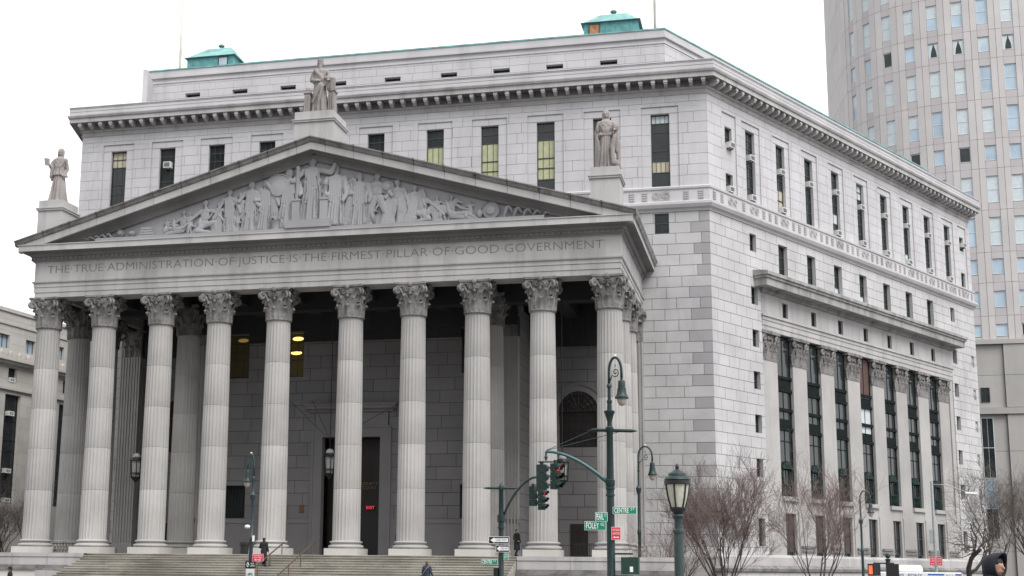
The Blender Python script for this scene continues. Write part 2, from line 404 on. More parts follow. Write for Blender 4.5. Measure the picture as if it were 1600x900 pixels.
# ---- FRONT: lower walls beside and behind the portico
SMALLW = (21.19, 22.22, 25.37, 26.86)
NICHE = (14.1, 16.95, 10.0, 12.6); NICHL = (-16.95, -14.1, 10.0, 12.6)
qd = lambda a,b,row: b > BX-.02 and row % 2 == 0 or (b > BX-.02 and b-a < 1.3)
wall(F, (20.2, BX, Z0, 26.95), [SMALLW], .795, 1.78, .036, .032, G_ROUGH, MORTAR, weight=1.0, name='front_wall', dark=qd, z_start=26.95-.795*32)
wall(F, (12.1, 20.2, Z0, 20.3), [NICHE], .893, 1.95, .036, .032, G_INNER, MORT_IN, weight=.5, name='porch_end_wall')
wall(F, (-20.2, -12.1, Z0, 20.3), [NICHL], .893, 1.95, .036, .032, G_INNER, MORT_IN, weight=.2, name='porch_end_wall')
for s in (-1,1):
    mb = MB(); F.box(mb, min(s*12.1,s*20.2), max(s*12.1,s*20.2), -.3, -.02, 20.3, 26.95); mb.build('front_wall', G_ROUGH, CH)
wall(F, (-BX, -20.2, Z0, 26.95), [], .795, 1.78, .036, .032, G_ROUGH, MORTAR, weight=.35, name='front_wall', z_start=26.95-.795*32)
window(F, SMALLW[0], SMALLW[1], SMALLW[2], SMALLW[3], -.12, cols=2)
for s in (1,-1):
    # round-headed doorway with a bronze grille at the end bays of the porch
    x0, x1, zs, rad = (14.1,16.95,12.6,1.425) if s > 0 else (-16.95,-14.1,12.6,1.425)
    xc = (x0+x1)/2; mb = MB()
    N = 20
    for i in range(N):
        a0, a1 = math.pi*i/N, math.pi*(i+1)/N
        for r0, r1, dd in ((rad, rad+.45, .10), (rad+.45, rad+.6, .16)):
            pts = [(xc+r*math.cos(a), zs+r*math.sin(a)) for r, a in ((r0,a0),(r1,a0),(r1,a1),(r0,a1))]
            mb.hexa([F.p(pts[k][0], .0, pts[k][1]) for k in (0,1,2,3)] + [F.p(pts[k][0], dd, pts[k][1]) for k in (0,1,2,3)])
    mb.build('arch_surround', G_INNER, CH)
    g = MB()
    for i in range(N):
        a0, a1 = math.pi*i/N, math.pi*(i+1)/N
        g.quad(F.p(xc,.012,zs), F.p(xc+rad*math.cos(a0),.012,zs+rad*math.sin(a0)), F.p(xc+rad*math.cos(a1),.012,zs+rad*math.sin(a1)))
    for i in range(1,8):
        a = math.pi*i/8; g.tube([F.p(xc+.3*math.cos(a),.05,zs+.3*math.sin(a)), F.p(xc+rad*math.cos(a),.05,zs+rad*math.sin(a))], .04, 4)
    for q in (.45,.8,1.12): g.tube([F.p(xc+q*math.cos(math.pi*i/16),.05,zs+q*math.sin(math.pi*i/16)) for i in range(17)], .035, 4)
    g.build('grille', DOORB, CH)
    d = MB()
    F.box(d, x0, x1, -.4, -.3, 10.0, 12.6)
    for i in range(1,7): F.box(d, x0+i*.407-.03, x0+i*.407+.03, -.299, -.25, 10.0, 12.6)
    for zz in (10.6,11.25,11.9,12.45): F.box(d, x0, x1, -.249, -.21, zz-.03, zz+.03)
    d.build('grille', DOORB, CH)
    d = MB(); F.box(d, xc-.62, xc+.62, 0, .05, Z0, 4.6); F.box(d, xc-.03, xc+.03, .05, .08, Z0, 4.5); d.build('door', DOORB, CH)
# ---- FRONT and SIDE: upper storey
WF = (-21.78,-17.52,-13.27,-9.0,-4.55,-.05,4.67,8.93,13.21,17.45,21.7)
ZB, ZT = 28.86, 35.8
def upper(fr, u0, u1, wins, smalls, wt, front):
    holes = [(c-1.36, c+1.36, ZB, 34.98) for c in wins] + [(c-1.0, c+1.0, ZB, 34.98) for c in smalls]
    o = wall(fr, (u0,u1,ZB,ZT), holes, .80, 1.75, .026, .018, G_SMOOTH, MORTAR, reveal=.09, weight=wt, name='upper_wall')
    for c in wins:
        h = (c-.68, c+.68, ZB+.05, 34.42)
        wall(fr, (c-1.36,c+1.36,ZB,34.98), [h], .80, 2.8, .02, .012, G_SMOOTH, MORTAR, d0=-.085, reveal=.40, weight=.3, name='window_surround')
    for c in smalls:
        hs = [(c-.5,c+.5,32.55,33.95), (c-.5,c+.5,28.95,30.35)]
        wall(fr, (c-1.0,c+1.0,ZB,34.98), hs, .86, 2.2, .012, .010, G_SMOOTH, MORTAR, d0=-.085, reveal=.38, weight=.3, name='window_surround')
    return o
upper(F, -BX, BX, WF, (), .55, True)
fb = {0:[(.0,.2,BLIND_Y),(.78,1,BLIND_T)], 1:[], 2:[], 3:[], 5:[(0,.5,BLIND_Y)], 6:[(0,.78,BLIND_Y)], 7:[(0,.74,BLIND_Y)], 8:[(.12,.3,BLIND_Y),(.3,.74,BLIND_Y)], 9:[(0,.5,BLIND_Y)], 10:[(.2,.36,BLIND_T),(.86,1,BLIND_W)]}
for i, c in enumerate(WF):
    window(F, c-.68, c+.68, ZB+.06, 34.42, -.36, rows=(0,.2,.36,.5,.76,.88,1), cols=3 if i < 9 else 4, blinds=fb.get(i,()))
WR = [6.3+4.695*i for i in range(9)]
upper(RF, 0, LR, WR, (3.1, 47.4), .5, False)
rb = {1:[(0,.3,BLIND_T)], 3:[(.2,.36,BLIND_W)], 4:[(.76,1,BLIND_W)], 6:[(0,.2,BLIND_W)]}
for i, c in enumerate(WR):
    window(RF, c-.68, c+.68, ZB+.06, 34.42, -.36, rows=(0,.2,.36,.5,.76,.88,1), cols=2, blinds=rb.get(i,()))
for c in (3.1, 47.4):
    window(RF, c-.5, c+.5, 32.55, 33.95, -.34, cols=2); window(RF, c-.5, c+.5, 28.95, 30.35, -.34, cols=2)
# strips between the windows carry a sunk panel edge
def panel_edges(fr, a, b):
    mb = MB()
    for (x0,x1,z0,z1) in ((a,a+.03,ZB+.1,34.9),(b-.03,b,ZB+.1,34.9),(a,b,34.9,34.93)): fr.box(mb, x0,x1,.0,.012,z0,z1)
    mb.build('sunk_panel_edge', G_SMOOTH, CH)
for x,y in zip(WF,WF[1:]): panel_edges(F, x+1.62, y-1.62)
panel_edges(F, WF[-1]+1.62, BX-.5); panel_edges(F, -BX+.5, WF[0]-1.62)
for x,y in zip(WR,WR[1:]): panel_edges(RF, x+1.62, y-1.62)
# left flank (turned away from the square)
LFR = Fr(ENDL, -TL)
for nm, (z0, z1), mt in (('flank_wall', (-.9, 26.95), G_ROUGH), ('flank_wall', (ZB, ZT), G_SMOOTH)):
    mb = MB(); LFR.box(mb, 0, LR-.02, -.6, -.01, z0, z1); mb.build(nm, mt, CH)
# ---- belt course under the upper storey, with carved panels
mb = MB(); sweep(mb, PATH_OUT, [(-.5,26.95),(.06,26.95),(.12,27.12),(.30,27.2),(.42,27.42),(.42,27.60),(.16,27.70),(.12,27.72),(.12,28.58),(.20,28.62),(.22,28.76),(.03,28.87),(-.5,28.87)], True)
mb.build('belt_course', G_SMOOTH, CH)
def belt(fr, cs, a0, b0):
    for c in cs:
        mb = MB(); fr.box(mb, c-.62, c+.62, .121, .135, 27.8, 28.5)
        for q in (-.38, .38):
            for rr in (.24, .13): mb.tube([fr.p(c+q+rr*math.cos(t*math.pi/6), .14, 28.15+rr*math.sin(t*math.pi/6)) for t in range(13)], .035, 5)
        mb.tube([fr.p(c-.14,.14,27.95), fr.p(c,.14,28.15), fr.p(c+.14,.14,27.95)], .03, 5); mb.tube([fr.p(c-.14,.14,28.38), fr.p(c,.14,28.2), fr.p(c+.14,.14,28.38)], .03, 5)
        mb.build('carved_panel', G_CAP if False else G_ENT, CH)
    gl = [(x+y)/2 for x,y in zip(cs,cs[1:])]
    pos = [g+q for g in gl for q in (-.95,0,.95)] + [b0-.55, b0-1.6] + [a0+.55, a0+1.6]
    for u in pos:
        if any(abs(u-c) < .8 for c in cs): continue
        mb = MB(); fr.box(mb, u-.2, u+.2, .121, .14, 27.8, 28.5)
        for k in range(4): fr.box(mb, u-.17, u+.17, .141, .185, 27.85+k*.165, 27.94+k*.165)
        mb.build('belt_ornament', G_ENT, CH)
belt(F, WF, -BX, BX); belt(RF, [3.1]+WR+[47.4], 0, LR)
# ---- main cornice, modillions, parapet, attic
mb = MB(); sweep(mb, PATH_OUT, [(-.5,35.78),(.05,35.78),(.08,35.85),(.03,35.92),(.03,36.12),(.14,36.16),(.2,36.28),(-.5,36.28)], True)
mb.build('cornice_bed', G_ENT, CH)
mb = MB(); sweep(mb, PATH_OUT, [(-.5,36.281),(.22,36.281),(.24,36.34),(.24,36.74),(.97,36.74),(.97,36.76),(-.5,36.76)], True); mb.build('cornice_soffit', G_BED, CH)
mb = MB(); sweep(mb, PATH_OUT, [(-.5,36.761),(.98,36.741),(.98,37.08),(1.08,37.12),(1.14,37.26),(1.14,37.33),(.95,37.36),(-.5,37.36)], True)
mb.build('cornice', G_ENT, CH)
mb = MB(); sweep(mb, PATH_OUT, [(.35,37.361),(1.0,37.361),(1.0,37.60),(.965,37.605),(.965,37.64),(1.0,37.645),(1.0,37.84),(.96,37.85),(.96,37.88),(1.0,37.89),(1.0,37.98),(.35,37.98)], True); mb.build('parapet', G_SMOOTH, CH)
mb = MB(); sweep(mb, PATH_OUT, [(.3,37.981),(1.05,37.981),(1.05,38.05),(.3,38.05)], True); mb.build('parapet_coping', G_SMOOTH, CH)
mod = MB(); mod.box(-.15,.15,-.90,-.241,36.50,36.739); mod.box(-.12,.12,-.60,-.241,36.28,36.50); mod.hexa([(-.11,-.86,36.40),(.11,-.86,36.40),(.11,-.60,36.30),(-.11,-.60,36.30),(-.11,-.86,36.50),(.11,-.86,36.50),(.11,-.60,36.50),(-.11,-.60,36.50)])
MODM = mod.mesh('modillion', G_ENT)
n = 56
for i in range(n):
    u = -BX-.3 + (2*BX+.6)*(i+.5)/n; q = F.p(u,0,0); link('modillion', MODM, CH, q)
n = 55
for i in range(n):
    u = -.25 + (LR+.5)*(i+.5)/n; q = RF.p(u,0,0); link('modillion', MODM, CH, q, (0,0,TH))
# roof terrace behind the parapet and the set-back attic
mb = MB(); prism(mb, inset(-.35), 36.901, 37.45); mb.build('roof_deck', ROOF, CH)
AR, AL, AY = 21.75, -22.1, 18.2
AE = (AR+math.cos(TH)*50.2, AY+math.sin(TH)*50.2)
ATT = [(AL-math.cos(TL)*50.2, AE[1]), (AL,AY), (AR,AY), AE]
SL = [(-7.05+4.35*k) for k in range(-3,7)]
AF = Fr((0,AY),0); ARF = Fr((AR,AY),TH)
slits = [(-18.02,), (-13.72,), (-9.42,), (-5.0,), (-.34,), (4.41,), (8.76,), (13.08,), (17.38,)]
wall(AF, (AL,AR,37.45,42.0), [(s[0]-.68,s[0]+.68,40.6,40.98) for s in slits], .62, 1.55, .022, .014, G_SMOOTH, MORTAR, weight=.2, name='attic_wall', reveal=.5)
for s in slits:
    mb = MB(); AF.box(mb, s[0]-.68, s[0]+.68, -.5, -.45, 40.6, 40.98); mb.build('vent_slit', BLACK, CH)
wall(ARF, (0,50.2,37.45,42.0), [], .62, 1.55, .022, .014, G_SMOOTH, MORTAR, weight=.05, name='attic_wall')
mb = MB(); LA = Fr(ATT[0], math.atan2(AY-ATT[0][1], AL-ATT[0][0])); LA.box(mb, 0, 50.15, -.4, -.01, 37.45, 42.0); mb.build('attic_wall', G_SMOOTH, CH)
mb = MB(); sweep(mb, ATT, [(-.6,42.0),(.05,42.0),(.05,42.12),(.0,42.15),(.0,42.40),(.16,42.46),(.16,42.6),(.04,42.64),(.04,43.15),(-.6,43.15)], True); mb.build('attic_cornice', G_SMOOTH, CH)
mb = MB(); sweep(mb, ATT, [(-.6,43.151),(.1,43.151),(.1,43.27),(-.6,43.27)], True); mb.build('attic_coping', COPPER, CH)
pts = [(AL+.3,AY+.6),(AR-.3,AY+.6),(AE[0]-.6,AE[1]-.3),(ATT[0][0]+.6,AE[1]-.3)]
mb = MB(); prism(mb, pts, 37.46, 42.7); mb.build('attic_roof', ROOF, CH)
# ---- copper penthouses on the roof
def penthouse(name, x0, x1, y0, y1, z0, z1, ztop, win_x, win_col):
    mb = MB(); mb.box(x0,x1,y0,y1,z0,z1); o = mb.build(name, COPPER2, CH)
    rb_ = MB(); xm, ym = (x0+x1)/2, (y0+y1)/2
    for k in range(int((x1-x0)/.45)): rb_.box(x0+.2+k*.45, x0+.24+k*.45, y0-.03, y0-.001, z0, z1)
    rb_.build('standing_seam', COPPER, o)
    r = MB(); r.hexa([(x0-.25,y0-.25,z1+.001),(x1+.25,y0-.25,z1+.001),(x1+.25,y1+.25,z1+.001),(x0-.25,y1+.25,z1+.001),(x0+.1,y0+.1,z1+.2),(x1-.1,y0+.1,z1+.2),(x1-.1,y1-.1,z1+.2),(x0+.1,y1-.1,z1+.2)])
    r.hexa([(x0+.1,y0+.1,z1+.201),(x1-.1,y0+.1,z1+.201),(x1-.1,y1-.1,z1+.201),(x0+.1,y1-.1,z1+.201),(xm-1.2,ym-.5,ztop),(xm+1.2,ym-.5,ztop),(xm+1.2,ym+.5,ztop),(xm-1.2,ym+.5,ztop)])
    ro = r.build('roof', COPPER, o)
    v = MB(); v.lathe([(.16,0),(.16,.35),(.3,.37),(.3,.5),(.12,.6)], 10, (xm,ym,ztop-.03)); v.build('roof_vent', plain('vent_dark_'+name,(.12,.2,.19),.6), ro)
    f = MB(); f.box(win_x-.5,win_x+.5,y0-.07,y0-.035,z1-1.1,z1-.12); wo = f.build('window', FRAME, o)
    f = MB(); f.quad((win_x-.4,y0-.075,z1-1.0),(win_x+.4,y0-.075,z1-1.0),(win_x+.4,y0-.075,z1-.22),(win_x-.4,y0-.075,z1-.22)); f.build('pane', win_col, wo)
penthouse('roof_penthouse', -24.3, -19.6, 30, 35, 42.7, 49.1, 50.75, -20.6, GLASS_B)
penthouse('roof_penthouse', 13.8, 18.6, 30, 35, 42.7, 49.2, 50.75, 14.75, plain('orange_board',(.36,.17,.085),.8,noise=.3))
# ---- RIGHT SIDE lower wall
MIDW = [10.72+4.66*i for i in range(7)]
BAY0, BAY1 = 7.1, 43.0
holes = [(BAY0, BAY1, 2.6, 22.4, 0)]
for c in MIDW: holes.append((c-.7,c+.7,23.62,26.3))
zst = ((25.0,26.35),(20.95,22.3),(17.75,19.05),(14.6,15.92),(11.38,12.72),(8.15,9.5),(3.2,5.2))
ST_L, ST_R = 6.12, 43.9
for a,b in zst:
    for c in (ST_L, ST_R):
        lo, hi = (c-.47, c+.47); holes.append((lo,hi,a,b))
for a,b in zst[1:6]: holes.append((48.0,48.6,a+.15,b-.15))
wall(RF, (0, LR, 2.6, 26.95), holes, .795, 1.62, .036, .032, G_ROUGH, MORTAR, weight=.62, name='side_wall', z_start=26.95-.795*31)
for c in MIDW: window(RF, c-.7, c+.7, 23.63, 26.3, -.36, rows=(0,.34,.67,1), cols=1, blinds=[(.0,.4,BLIND_W)] if c in (MIDW[2],MIDW[3]) else ())
for a,b in zst:
    for c in (ST_L, ST_R): window(RF, c-.47, c+.47, a, b, -.34, cols=1)
for a,b in zst[1:6]:
    mb = MB(); RF.box(mb, 48.0, 48.6, -.2, -.12, a+.15, b-.15); mb.ell(RF.p(48.3,-.1,(a+b)/2), (.16,.16,.3), 8); mb.build('carved_panel', G_ENT, CH)
# base of the side and its dark moulding
mb = MB(); sweep(mb, [(BX-.2, DY), (BX,DY), END], [(-.3,-.9),(.75,-.9),(.75,1.36),(.4,1.37),(.35,1.84),(.35,2.42),(.2,2.6),(-.3,2.6)], True); mb.build('side_base', G_ENT, CH)
mb = MB(); sweep(mb, [(BX-.2, DY), (BX,DY), END], [(.36,1.371),(.77,1.371),(.95,1.42),(1.0,1.62),(.7,1.82),(.36,1.83)], True); mb.build('side_base_moulding', G_SIMA, CH)
mb = MB(); F.box(mb, 20.75, BX-.19, -.5, .3, -.9, Z0); mb.build('front_base', G_ENT, CH)
for k in range(24):
    mb = MB(); RF.box(mb, .4+k*2.03, .4+k*2.03+1.99, .75, .775, -.8, 1.34); mb.build('base_slab', G_SMOOTH, CH)
# colonnade recess
mb = MB(); RF.box(mb, BAY0-.05, BAY1+.05, -.95, -.55, 2.6, 22.4); mb.build('bay_back_wall', G_INNER, CH)
PIL = [8.39+4.66*i for i in range(8)]
mb = MB()
for c in PIL[:1]: pass
pilm = MB(); pilm.box(-1.12,1.12,.15,.55,5.9,17.05); pilm.box(-1.2,1.2,.1,.549,5.9,6.45); pilm.box(-1.16,1.16,.12,.548,6.45,6.7)
PILM = pilm.mesh('pilaster', G_COL)
for k, c in enumerate(PIL):
    link('pilaster', PILM, CH, RF.p(c,0,0), (0,0,TH))
    mb = MB(); RF.box(mb, c-1.2, c+1.2, -.549, -.02, 2.6, 5.9); RF.box(mb, c-1.12, c+1.12, -.02, .05, 2.6, 3.1); mb.build('pier_base', G_COL, CH)
# strip of wall at both ends of the bay range
mb = MB(); RF.box(mb, BAY0-.05, PIL[0]-1.2, -.54, -.06, 2.6, 19.2); mb.build('bay_jamb', G_COL, CH); mb = MB(); RF.box(mb, PIL[-1]+1.2, BAY1+.05, -.54, -.06, 2.6, 19.2); mb.build('bay_jamb', G_COL, CH)
for k, c in enumerate(MIDW):
    a, b = PIL[k]+1.12, PIL[k+1]-1.12
    o = window(RF, a+.04, b-.04, 6.95, 19.2, -.42, rows=(0,.165,.34,.415,.535,.65,.735,1), cols=2, mat=FRAME_G, fwid=.1, blinds=[(.42,.5,GLASS)] if k != 3 else [(.45,.7,BLIND_W),(.8,1,BLIND_R)], bars=.07)
    for zz in (12.05, 13.5, 15.0, 15.95):
        t = MB(); RF.box(t, a+.02, b-.02, -.40, -.26, zz-.12, zz+.12); t.build('transom', FRAME_G, o)
    for zz in (12.2,15.15):
        t = MB(); RF.box(t, a+.1, b-.1, -.41, -.33, zz, zz+.6); t.build('spandrel', FRAME_G, o)
    q = MB(); m0 = (a+b)/2
    q.hexa([RF.p(m0-.75,-.2,9.15), RF.p(m0+.75,-.2,9.15), RF.p(m0+.75,-.38,9.15), RF.p(m0-.75,-.38,9.15), RF.p(m0-.03,-.2,9.62), RF.p(m0+.03,-.2,9.62), RF.p(m0+.03,-.38,9.62), RF.p(m0-.03,-.38,9.62)])
    RF.box(q, m0-.8, m0+.8, -.38, -.18, 9.02, 9.149)
    for s in (-.66, .66): RF.box(q, m0+s-.07, m0+s+.07, -.37, -.24, 7.0, 9.02)
    for s in range(-4,5): q.lathe([(.03,0),(.055,.2),(.03,.55),(.05,.7)], 6, RF.p(m0+s*.19,-.26,7.1))
    RF.box(q, m0-.85, m0+.85, -.32, -.2, 7.8, 7.9)
    q.build('window_aedicule', plain('aedicule_green_%d' % k,(.016,.034,.031),.8,noise=.5,nscale=3,spec=.15), o)
    s = MB(); RF.box(s, a-.02, b+.02, -.5, .06, 6.62, 6.94); RF.box(s, a-.001, b+.001, -.5, -.12, 5.7, 6.62); s.build('sill', G_COL, o)
    window(RF, c-.82, c+.82, 2.85, 5.68, -.35, rows=(0,.5,1), cols=2, glass=SHUT if k < 3 else GLASS)
    mb = MB(); RF.box(mb, a-.1, c-.82, -.5, -.1, 2.6, 5.7); mb.build('basement_jamb', G_COL, CH); mb = MB(); RF.box(mb, c+.82, b+.1, -.5, -.1, 2.6, 5.7); mb.build('basement_jamb', G_COL, CH)
    mb = MB(); RF.box(mb, c+1.25, c+3.4, .051, .16, 3.15, 3.32); mb.build('low_rail_moulding', G_SIMA, CH); mb = MB(); RF.box(mb, c+1.25, c+3.4, .051, .16, 2.85, 3.0); mb.build('low_rail_moulding', G_SIMA, CH)
# entablature over the pilasters
mb = MB(); RF.box(mb, BAY0, BAY1, -.5, -.02, 19.22, 19.6); RF.box(mb, BAY0, BAY1, -.5, .03, 19.6, 20.0); RF.box(mb, BAY0, BAY1, -.5, .08, 20.0, 20.28); RF.box(mb, BAY0-.1, BAY1+.1, -.5, .18, 20.28, 20.42)
mb.build('side_architrave', G_ENT, CH)
fr_h = [(c-.42, c+.42, 20.55, 21.7) for c in MIDW]
o = wall(RF, (BAY0, BAY1, 20.42, 22.2), fr_h, 1.8, 4.66, .012, .01, G_ENT, MORTAR, d0=.02, reveal=.3, weight=.9, name='side_frieze')
for h in fr_h: window(RF, h[0], h[1], h[2], h[3], -.2, rows=(0,1), cols=1)
mb = MB(); a, b = BAY0, BAY1
for (e, d1, z0, z1) in ((.12,.2,22.05,22.2),(.22,.32,22.201,22.36),(.95,1.02,22.361,22.92),(1.05,1.14,22.921,23.12),(1.15,1.26,23.121,23.36)):
    RF.box(mb, a-e, b+e, -.3, d1, z0, z1)
mb.hexa([RF.p(a-1.15,1.26,23.361), RF.p(b+1.15,1.26,23.361), RF.p(b+1.15,-.0,23.361), RF.p(a-1.15,-.0,23.361), RF.p(a-1.15,1.2,23.4), RF.p(b+1.15,1.2,23.4), RF.p(b+1.15,.01,23.58), RF.p(a-1.15,.01,23.58)])
mb.build('side_cornice', G_RAKE, CH)
# ================================================================== PORTICO
CS, CC = 4.2194, 5.0245
XS = [-CC/2-k*CS for k in (4,3,2,1,0)] + [CC/2+k*CS for k in range(5)]
XO = XS[-1]; Q = .844; WFR = XO+Q; OV = 1.116; DI = 8.4
ZAB, ZFB, ZFT, ZG, ZTIP, ZAP = 19.51, 20.62, 21.99, 22.60, 23.33, 29.47
# ---- column meshes
def leaf(mb, base, out, side, H, w0, curl, thick=.05):
    """an acanthus leaf rising from base, bending outward at the tip"""
    base, out, side = Vector(base), Vector(out), Vector(side); nt_, ns = 9, 5; b0 = len(mb.v)
    for face in (0,1):
        for i in range(nt_+1):
            t = i/nt_
            z = H*(t if t < .8 else .8 + .13*math.sin((t-.8)/.2*math.pi*.9)); o = curl*(.12*t + 1.0*max(0,t-.45)**1.7*2.0)
            if t > .9: z -= H*.05*(t-.9)/.1
            wd = w0*(.72+.36*math.sin(math.pi*min(1,t*1.15)))*(1-.75*max(0,t-.82)/.18)*(1+.16*math.cos(t*math.pi*7))
            for j in range(ns):
                s = (j/(ns-1)-.5)*2
                rib = .06*(1-abs(s))**.7*1.2 + (.02 if j % 2 == 0 else 0)
                p = base + side*(s*wd) + out*(o + rib - abs(s)*.03 - (thick if face else 0)) + Vector((0,0,z-abs(s)*.06*t))
                mb.v.append((p.x,p.y,p.z))
    N1 = (nt_+1)*ns
    for i in range(nt_):
        for j in range(ns-1):
            a = b0+i*ns+j; mb.f.append((a,a+1,a+ns+1,a+ns)); c = a+N1; mb.f.append((c,c+ns,c+ns+1,c+1))
    for i in range(nt_):
        a = b0+i*ns; mb.f.append((a,a+ns,a+ns+N1,a+N1)); a += ns-1; mb.f.append((a,a+N1,a+ns+N1,a+ns))
    a = b0+nt_*ns
    for j in range(ns-1): mb.f.append((a+j,a+j+1,a+j+1+N1,a+j+N1))
def volute(mb, c, ax, r0, thick=.09, n=26, turns=2.0):
    """spiral scroll in the plane (ax, z)"""
    c, ax = Vector(c), Vector(ax); pts = []
    for i in range(n):
        t = i/(n-1); a = R(200) - turns*2*math.pi*t; r = r0*(1-.86*t)
        p = c + ax*(r*math.cos(a)) + Vector((0,0,r*math.sin(a))); pts.append(p)
    mb.tube(pts, [thick*(1-.45*i/(n-1)) for i in range(n)], 6)
def capital_mesh():
    mb = MB(); H = ZAB-17.38
    mb.lathe([(.78,-.02),(.86,0),(.88,.05),(.86,.10),(.79,.12),(.77,.2),(.78,.8),(.83,1.3),(.93,1.62),(1.0,1.78),(1.0,1.86)], 32)
    for k in range(8):
        a = 2*math.pi*k/8; o = Vector((math.cos(a), math.sin(a), 0)); s = Vector((-math.sin(a), math.cos(a), 0))
        leaf(mb, o*.80+Vector((0,0,.1)), o, s, .86, .27, .30)
        a += math.pi/8; o = Vector((math.cos(a), math.sin(a), 0)); s = Vector((-math.sin(a), math.cos(a), 0))
        leaf(mb, o*.79+Vector((0,0,.12)), o, s, 1.42, .25, .36)
    for k in range(4):
        a = math.pi/4 + math.pi/2*k; o = Vector((math.cos(a), math.sin(a), 0)); s = Vector((-math.sin(a), math.cos(a), 0))
        for q in (-.09,.09):
            volute(mb, o*1.24+s*q+Vector((0,0,1.60)), o, .25, .085)
        for q in (-.26,.26): mb.tube([o*.86+s*q*1.2+Vector((0,0,.95)), o*.93+s*q+Vector((0,0,1.3)), o*1.02+s*q*.5+Vector((0,0,1.6)), o*1.16+s*q*.3+Vector((0,0,1.82))], [.05,.07,.08,.07], 6)
        leaf(mb, o*.92+Vector((0,0,1.0)), o, s, .5, .16, .3)
        a = math.pi/2*k; o = Vector((math.cos(a), math.sin(a), 0)); s = Vector((-math.sin(a), math.cos(a), 0))
        mb.ell(o*1.05+Vector((0,0,1.98)), (.17,.17,.2), 10)
        for q in (-1,1): volute(mb, o*1.0+s*q*.2+Vector((0,0,1.62)), s*q, .15, .055, 18, 1.5)
        leaf(mb, o*.95+Vector((0,0,1.35)), o, s, .45, .13, .22)
    # concave abacus
    n = 10; b0 = len(mb.v); ring = []
    for k in range(4):
        a = math.pi/4 + math.pi/2*k; p0 = Vector((math.cos(a), math.sin(a)))*1.56; a2 = a+math.pi/2; p1 = Vector((math.cos(a2), math.sin(a2)))*1.56; md = ((p0+p1)/2).normalized()
        for i in range(n):
            t = .05+.9*i/(n-1); p = p0.lerp(p1,t) - md*(.20*math.sin(math.pi*t)); ring.append(p)
    for (sc, z) in ((.93,1.86),(.93,1.95),(1.0,2.0),(1.0,H)):
        mb.v += [(p.x*sc, p.y*sc, z) for p in ring]
    m_ = len(ring)
    for l in range(3):
        for i in range(m_): a = b0+l*m_+i; b = b0+l*m_+(i+1) % m_; mb.f.append((a,b,b+m_,a+m_))
    mb.f.append(tuple(b0+m_-1-i for i in range(m_))); mb.f.append(tuple(b0+3*m_+i for i in range(m_)))
    return mb.mesh('capital', G_CAP, 40)
def drum_mesh(z0, z1):
    mb = MB(); nf, per = 24, 6
    def rad(z):
        t = (z-3.1)/(17.38-3.1); return .885 - .105*t**1.6
    zs = [z0+.006, z0+.03, (z0+z1)/2, z1-.03, z1-.006]
    top = z1 > 17.2; bot = z0 < 3.2
    rings = []
    for zi, z in enumerate(zs):
        edge = .006 if zi in (0,4) else 0
        fl = 1.0
        for k in range(nf*per):
            a = 2*math.pi*k/(nf*per); ph = (k % per)/per
            dep = 0 if (k % per) in (0,) else .04*math.sin(math.pi*(ph))**.7
            if top and zi == 4 or bot and zi == 0: dep = 0
            r = rad(z) - dep*fl - edge; mb.v.append((r*math.cos(a), r*math.sin(a), z))
    n = nf*per
    for i in range(4):
        for j in range(n): a = i*n+j; b = i*n+(j+1) % n; mb.f.append((a,b,b+n,a+n))
    mb.f.append(tuple(n-1-j for j in range(n))); mb.f.append(tuple(4*n+j for j in range(n)))
    return mb.mesh('drum', G_COL, 35)
ZD = [3.1, 6.37, 9.16, 11.86, 14.6, 17.38]
DRUMS = [drum_mesh(a,b) for a,b in zip(ZD,ZD[1:])]
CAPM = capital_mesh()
PLM = MB().box(-1.10,1.10,-1.10,1.10,Z0,2.63).mesh('plinth', stone('plinth_granite',(.50,.485,.46),var=.05,blotch=.06,speck=.08,streak=.1))
BASEM = MB().lathe([(1.0,2.631),(1.10,2.67),(1.13,2.74),(1.10,2.81),(1.02,2.845),(.985,2.85),(.95,2.88),(.945,2.92),(.97,2.95),(.985,2.952),(1.03,2.98),(1.045,3.02),(1.03,3.06),(.97,3.085),(.92,3.09),(.89,3.112)], 40).mesh('base', G_COL, 40)
def column(x, y, wt=1, rz=0):
    o = empty('column', CH, (x,y,0), 0)
    link('plinth', PLM, o); link('base', BASEM, o)
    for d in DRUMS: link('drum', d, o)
    link('capital', CAPM, o, (0,0,17.38))
    return o
for x in XS: column(x, 0)
for s in (-1,1):
    for y in (CS, 2*CS): column(s*XO, y)
    column(s*XS[7], CS+.2)
# fluted pilasters (antae) against the porch walls
def anta(name, x, y, w, d, zc=17.38):
    o = empty(name, CH, (x,y,0))
    mb = MB(); mb.box(-w-.12,w+.12,-d-.12,d,Z0,2.63); mb.box(-w-.08,w+.08,-d-.08,d,2.631,3.1); mb.build('base', G_COL, o)
    mb = MB(); mb.box(-w+.0,w,-d+.05,d,3.1,zc)
    n = 7; st = 2*w/n
    for k in range(n+1): mb.box(-w+k*st-.045 if 0<k<n else (-w+.0 if k==0 else w-.07), -w+k*st+.045 if 0<k<n else (-w+.07 if k==0 else w-.0), -d, -d+.049, 3.1, zc)
    mb.build('shaft', G_COL, o)
    c = MB(); c.box(-w-.0,w,-d,d,0,1.9); c.box(-w-.3,w+.3,-d-.3,d,1.9,ZAB-zc)
    for k in range(3): leaf(c, (-w+.35+k*(w-.35),-d,.05), (0,-1,0), (1,0,0), .9, .26, .28)
    for k in range(2): leaf(c, (-w*.5+k*w,-d,.05), (0,-1,0), (1,0,0), 1.4, .24, .3)
    for q in (-1,1): volute(c, (q*(w-.05),-d-.12,1.6), (q,0,0), .26, .09)
    c.build('capital', G_CAP, o, loc=(0,0,zc))
for s in (-1,1):
    anta('anta', s*XO, DY-.35, .82, .34); anta('anta', s*11.2, DI+.1, .82, .25)
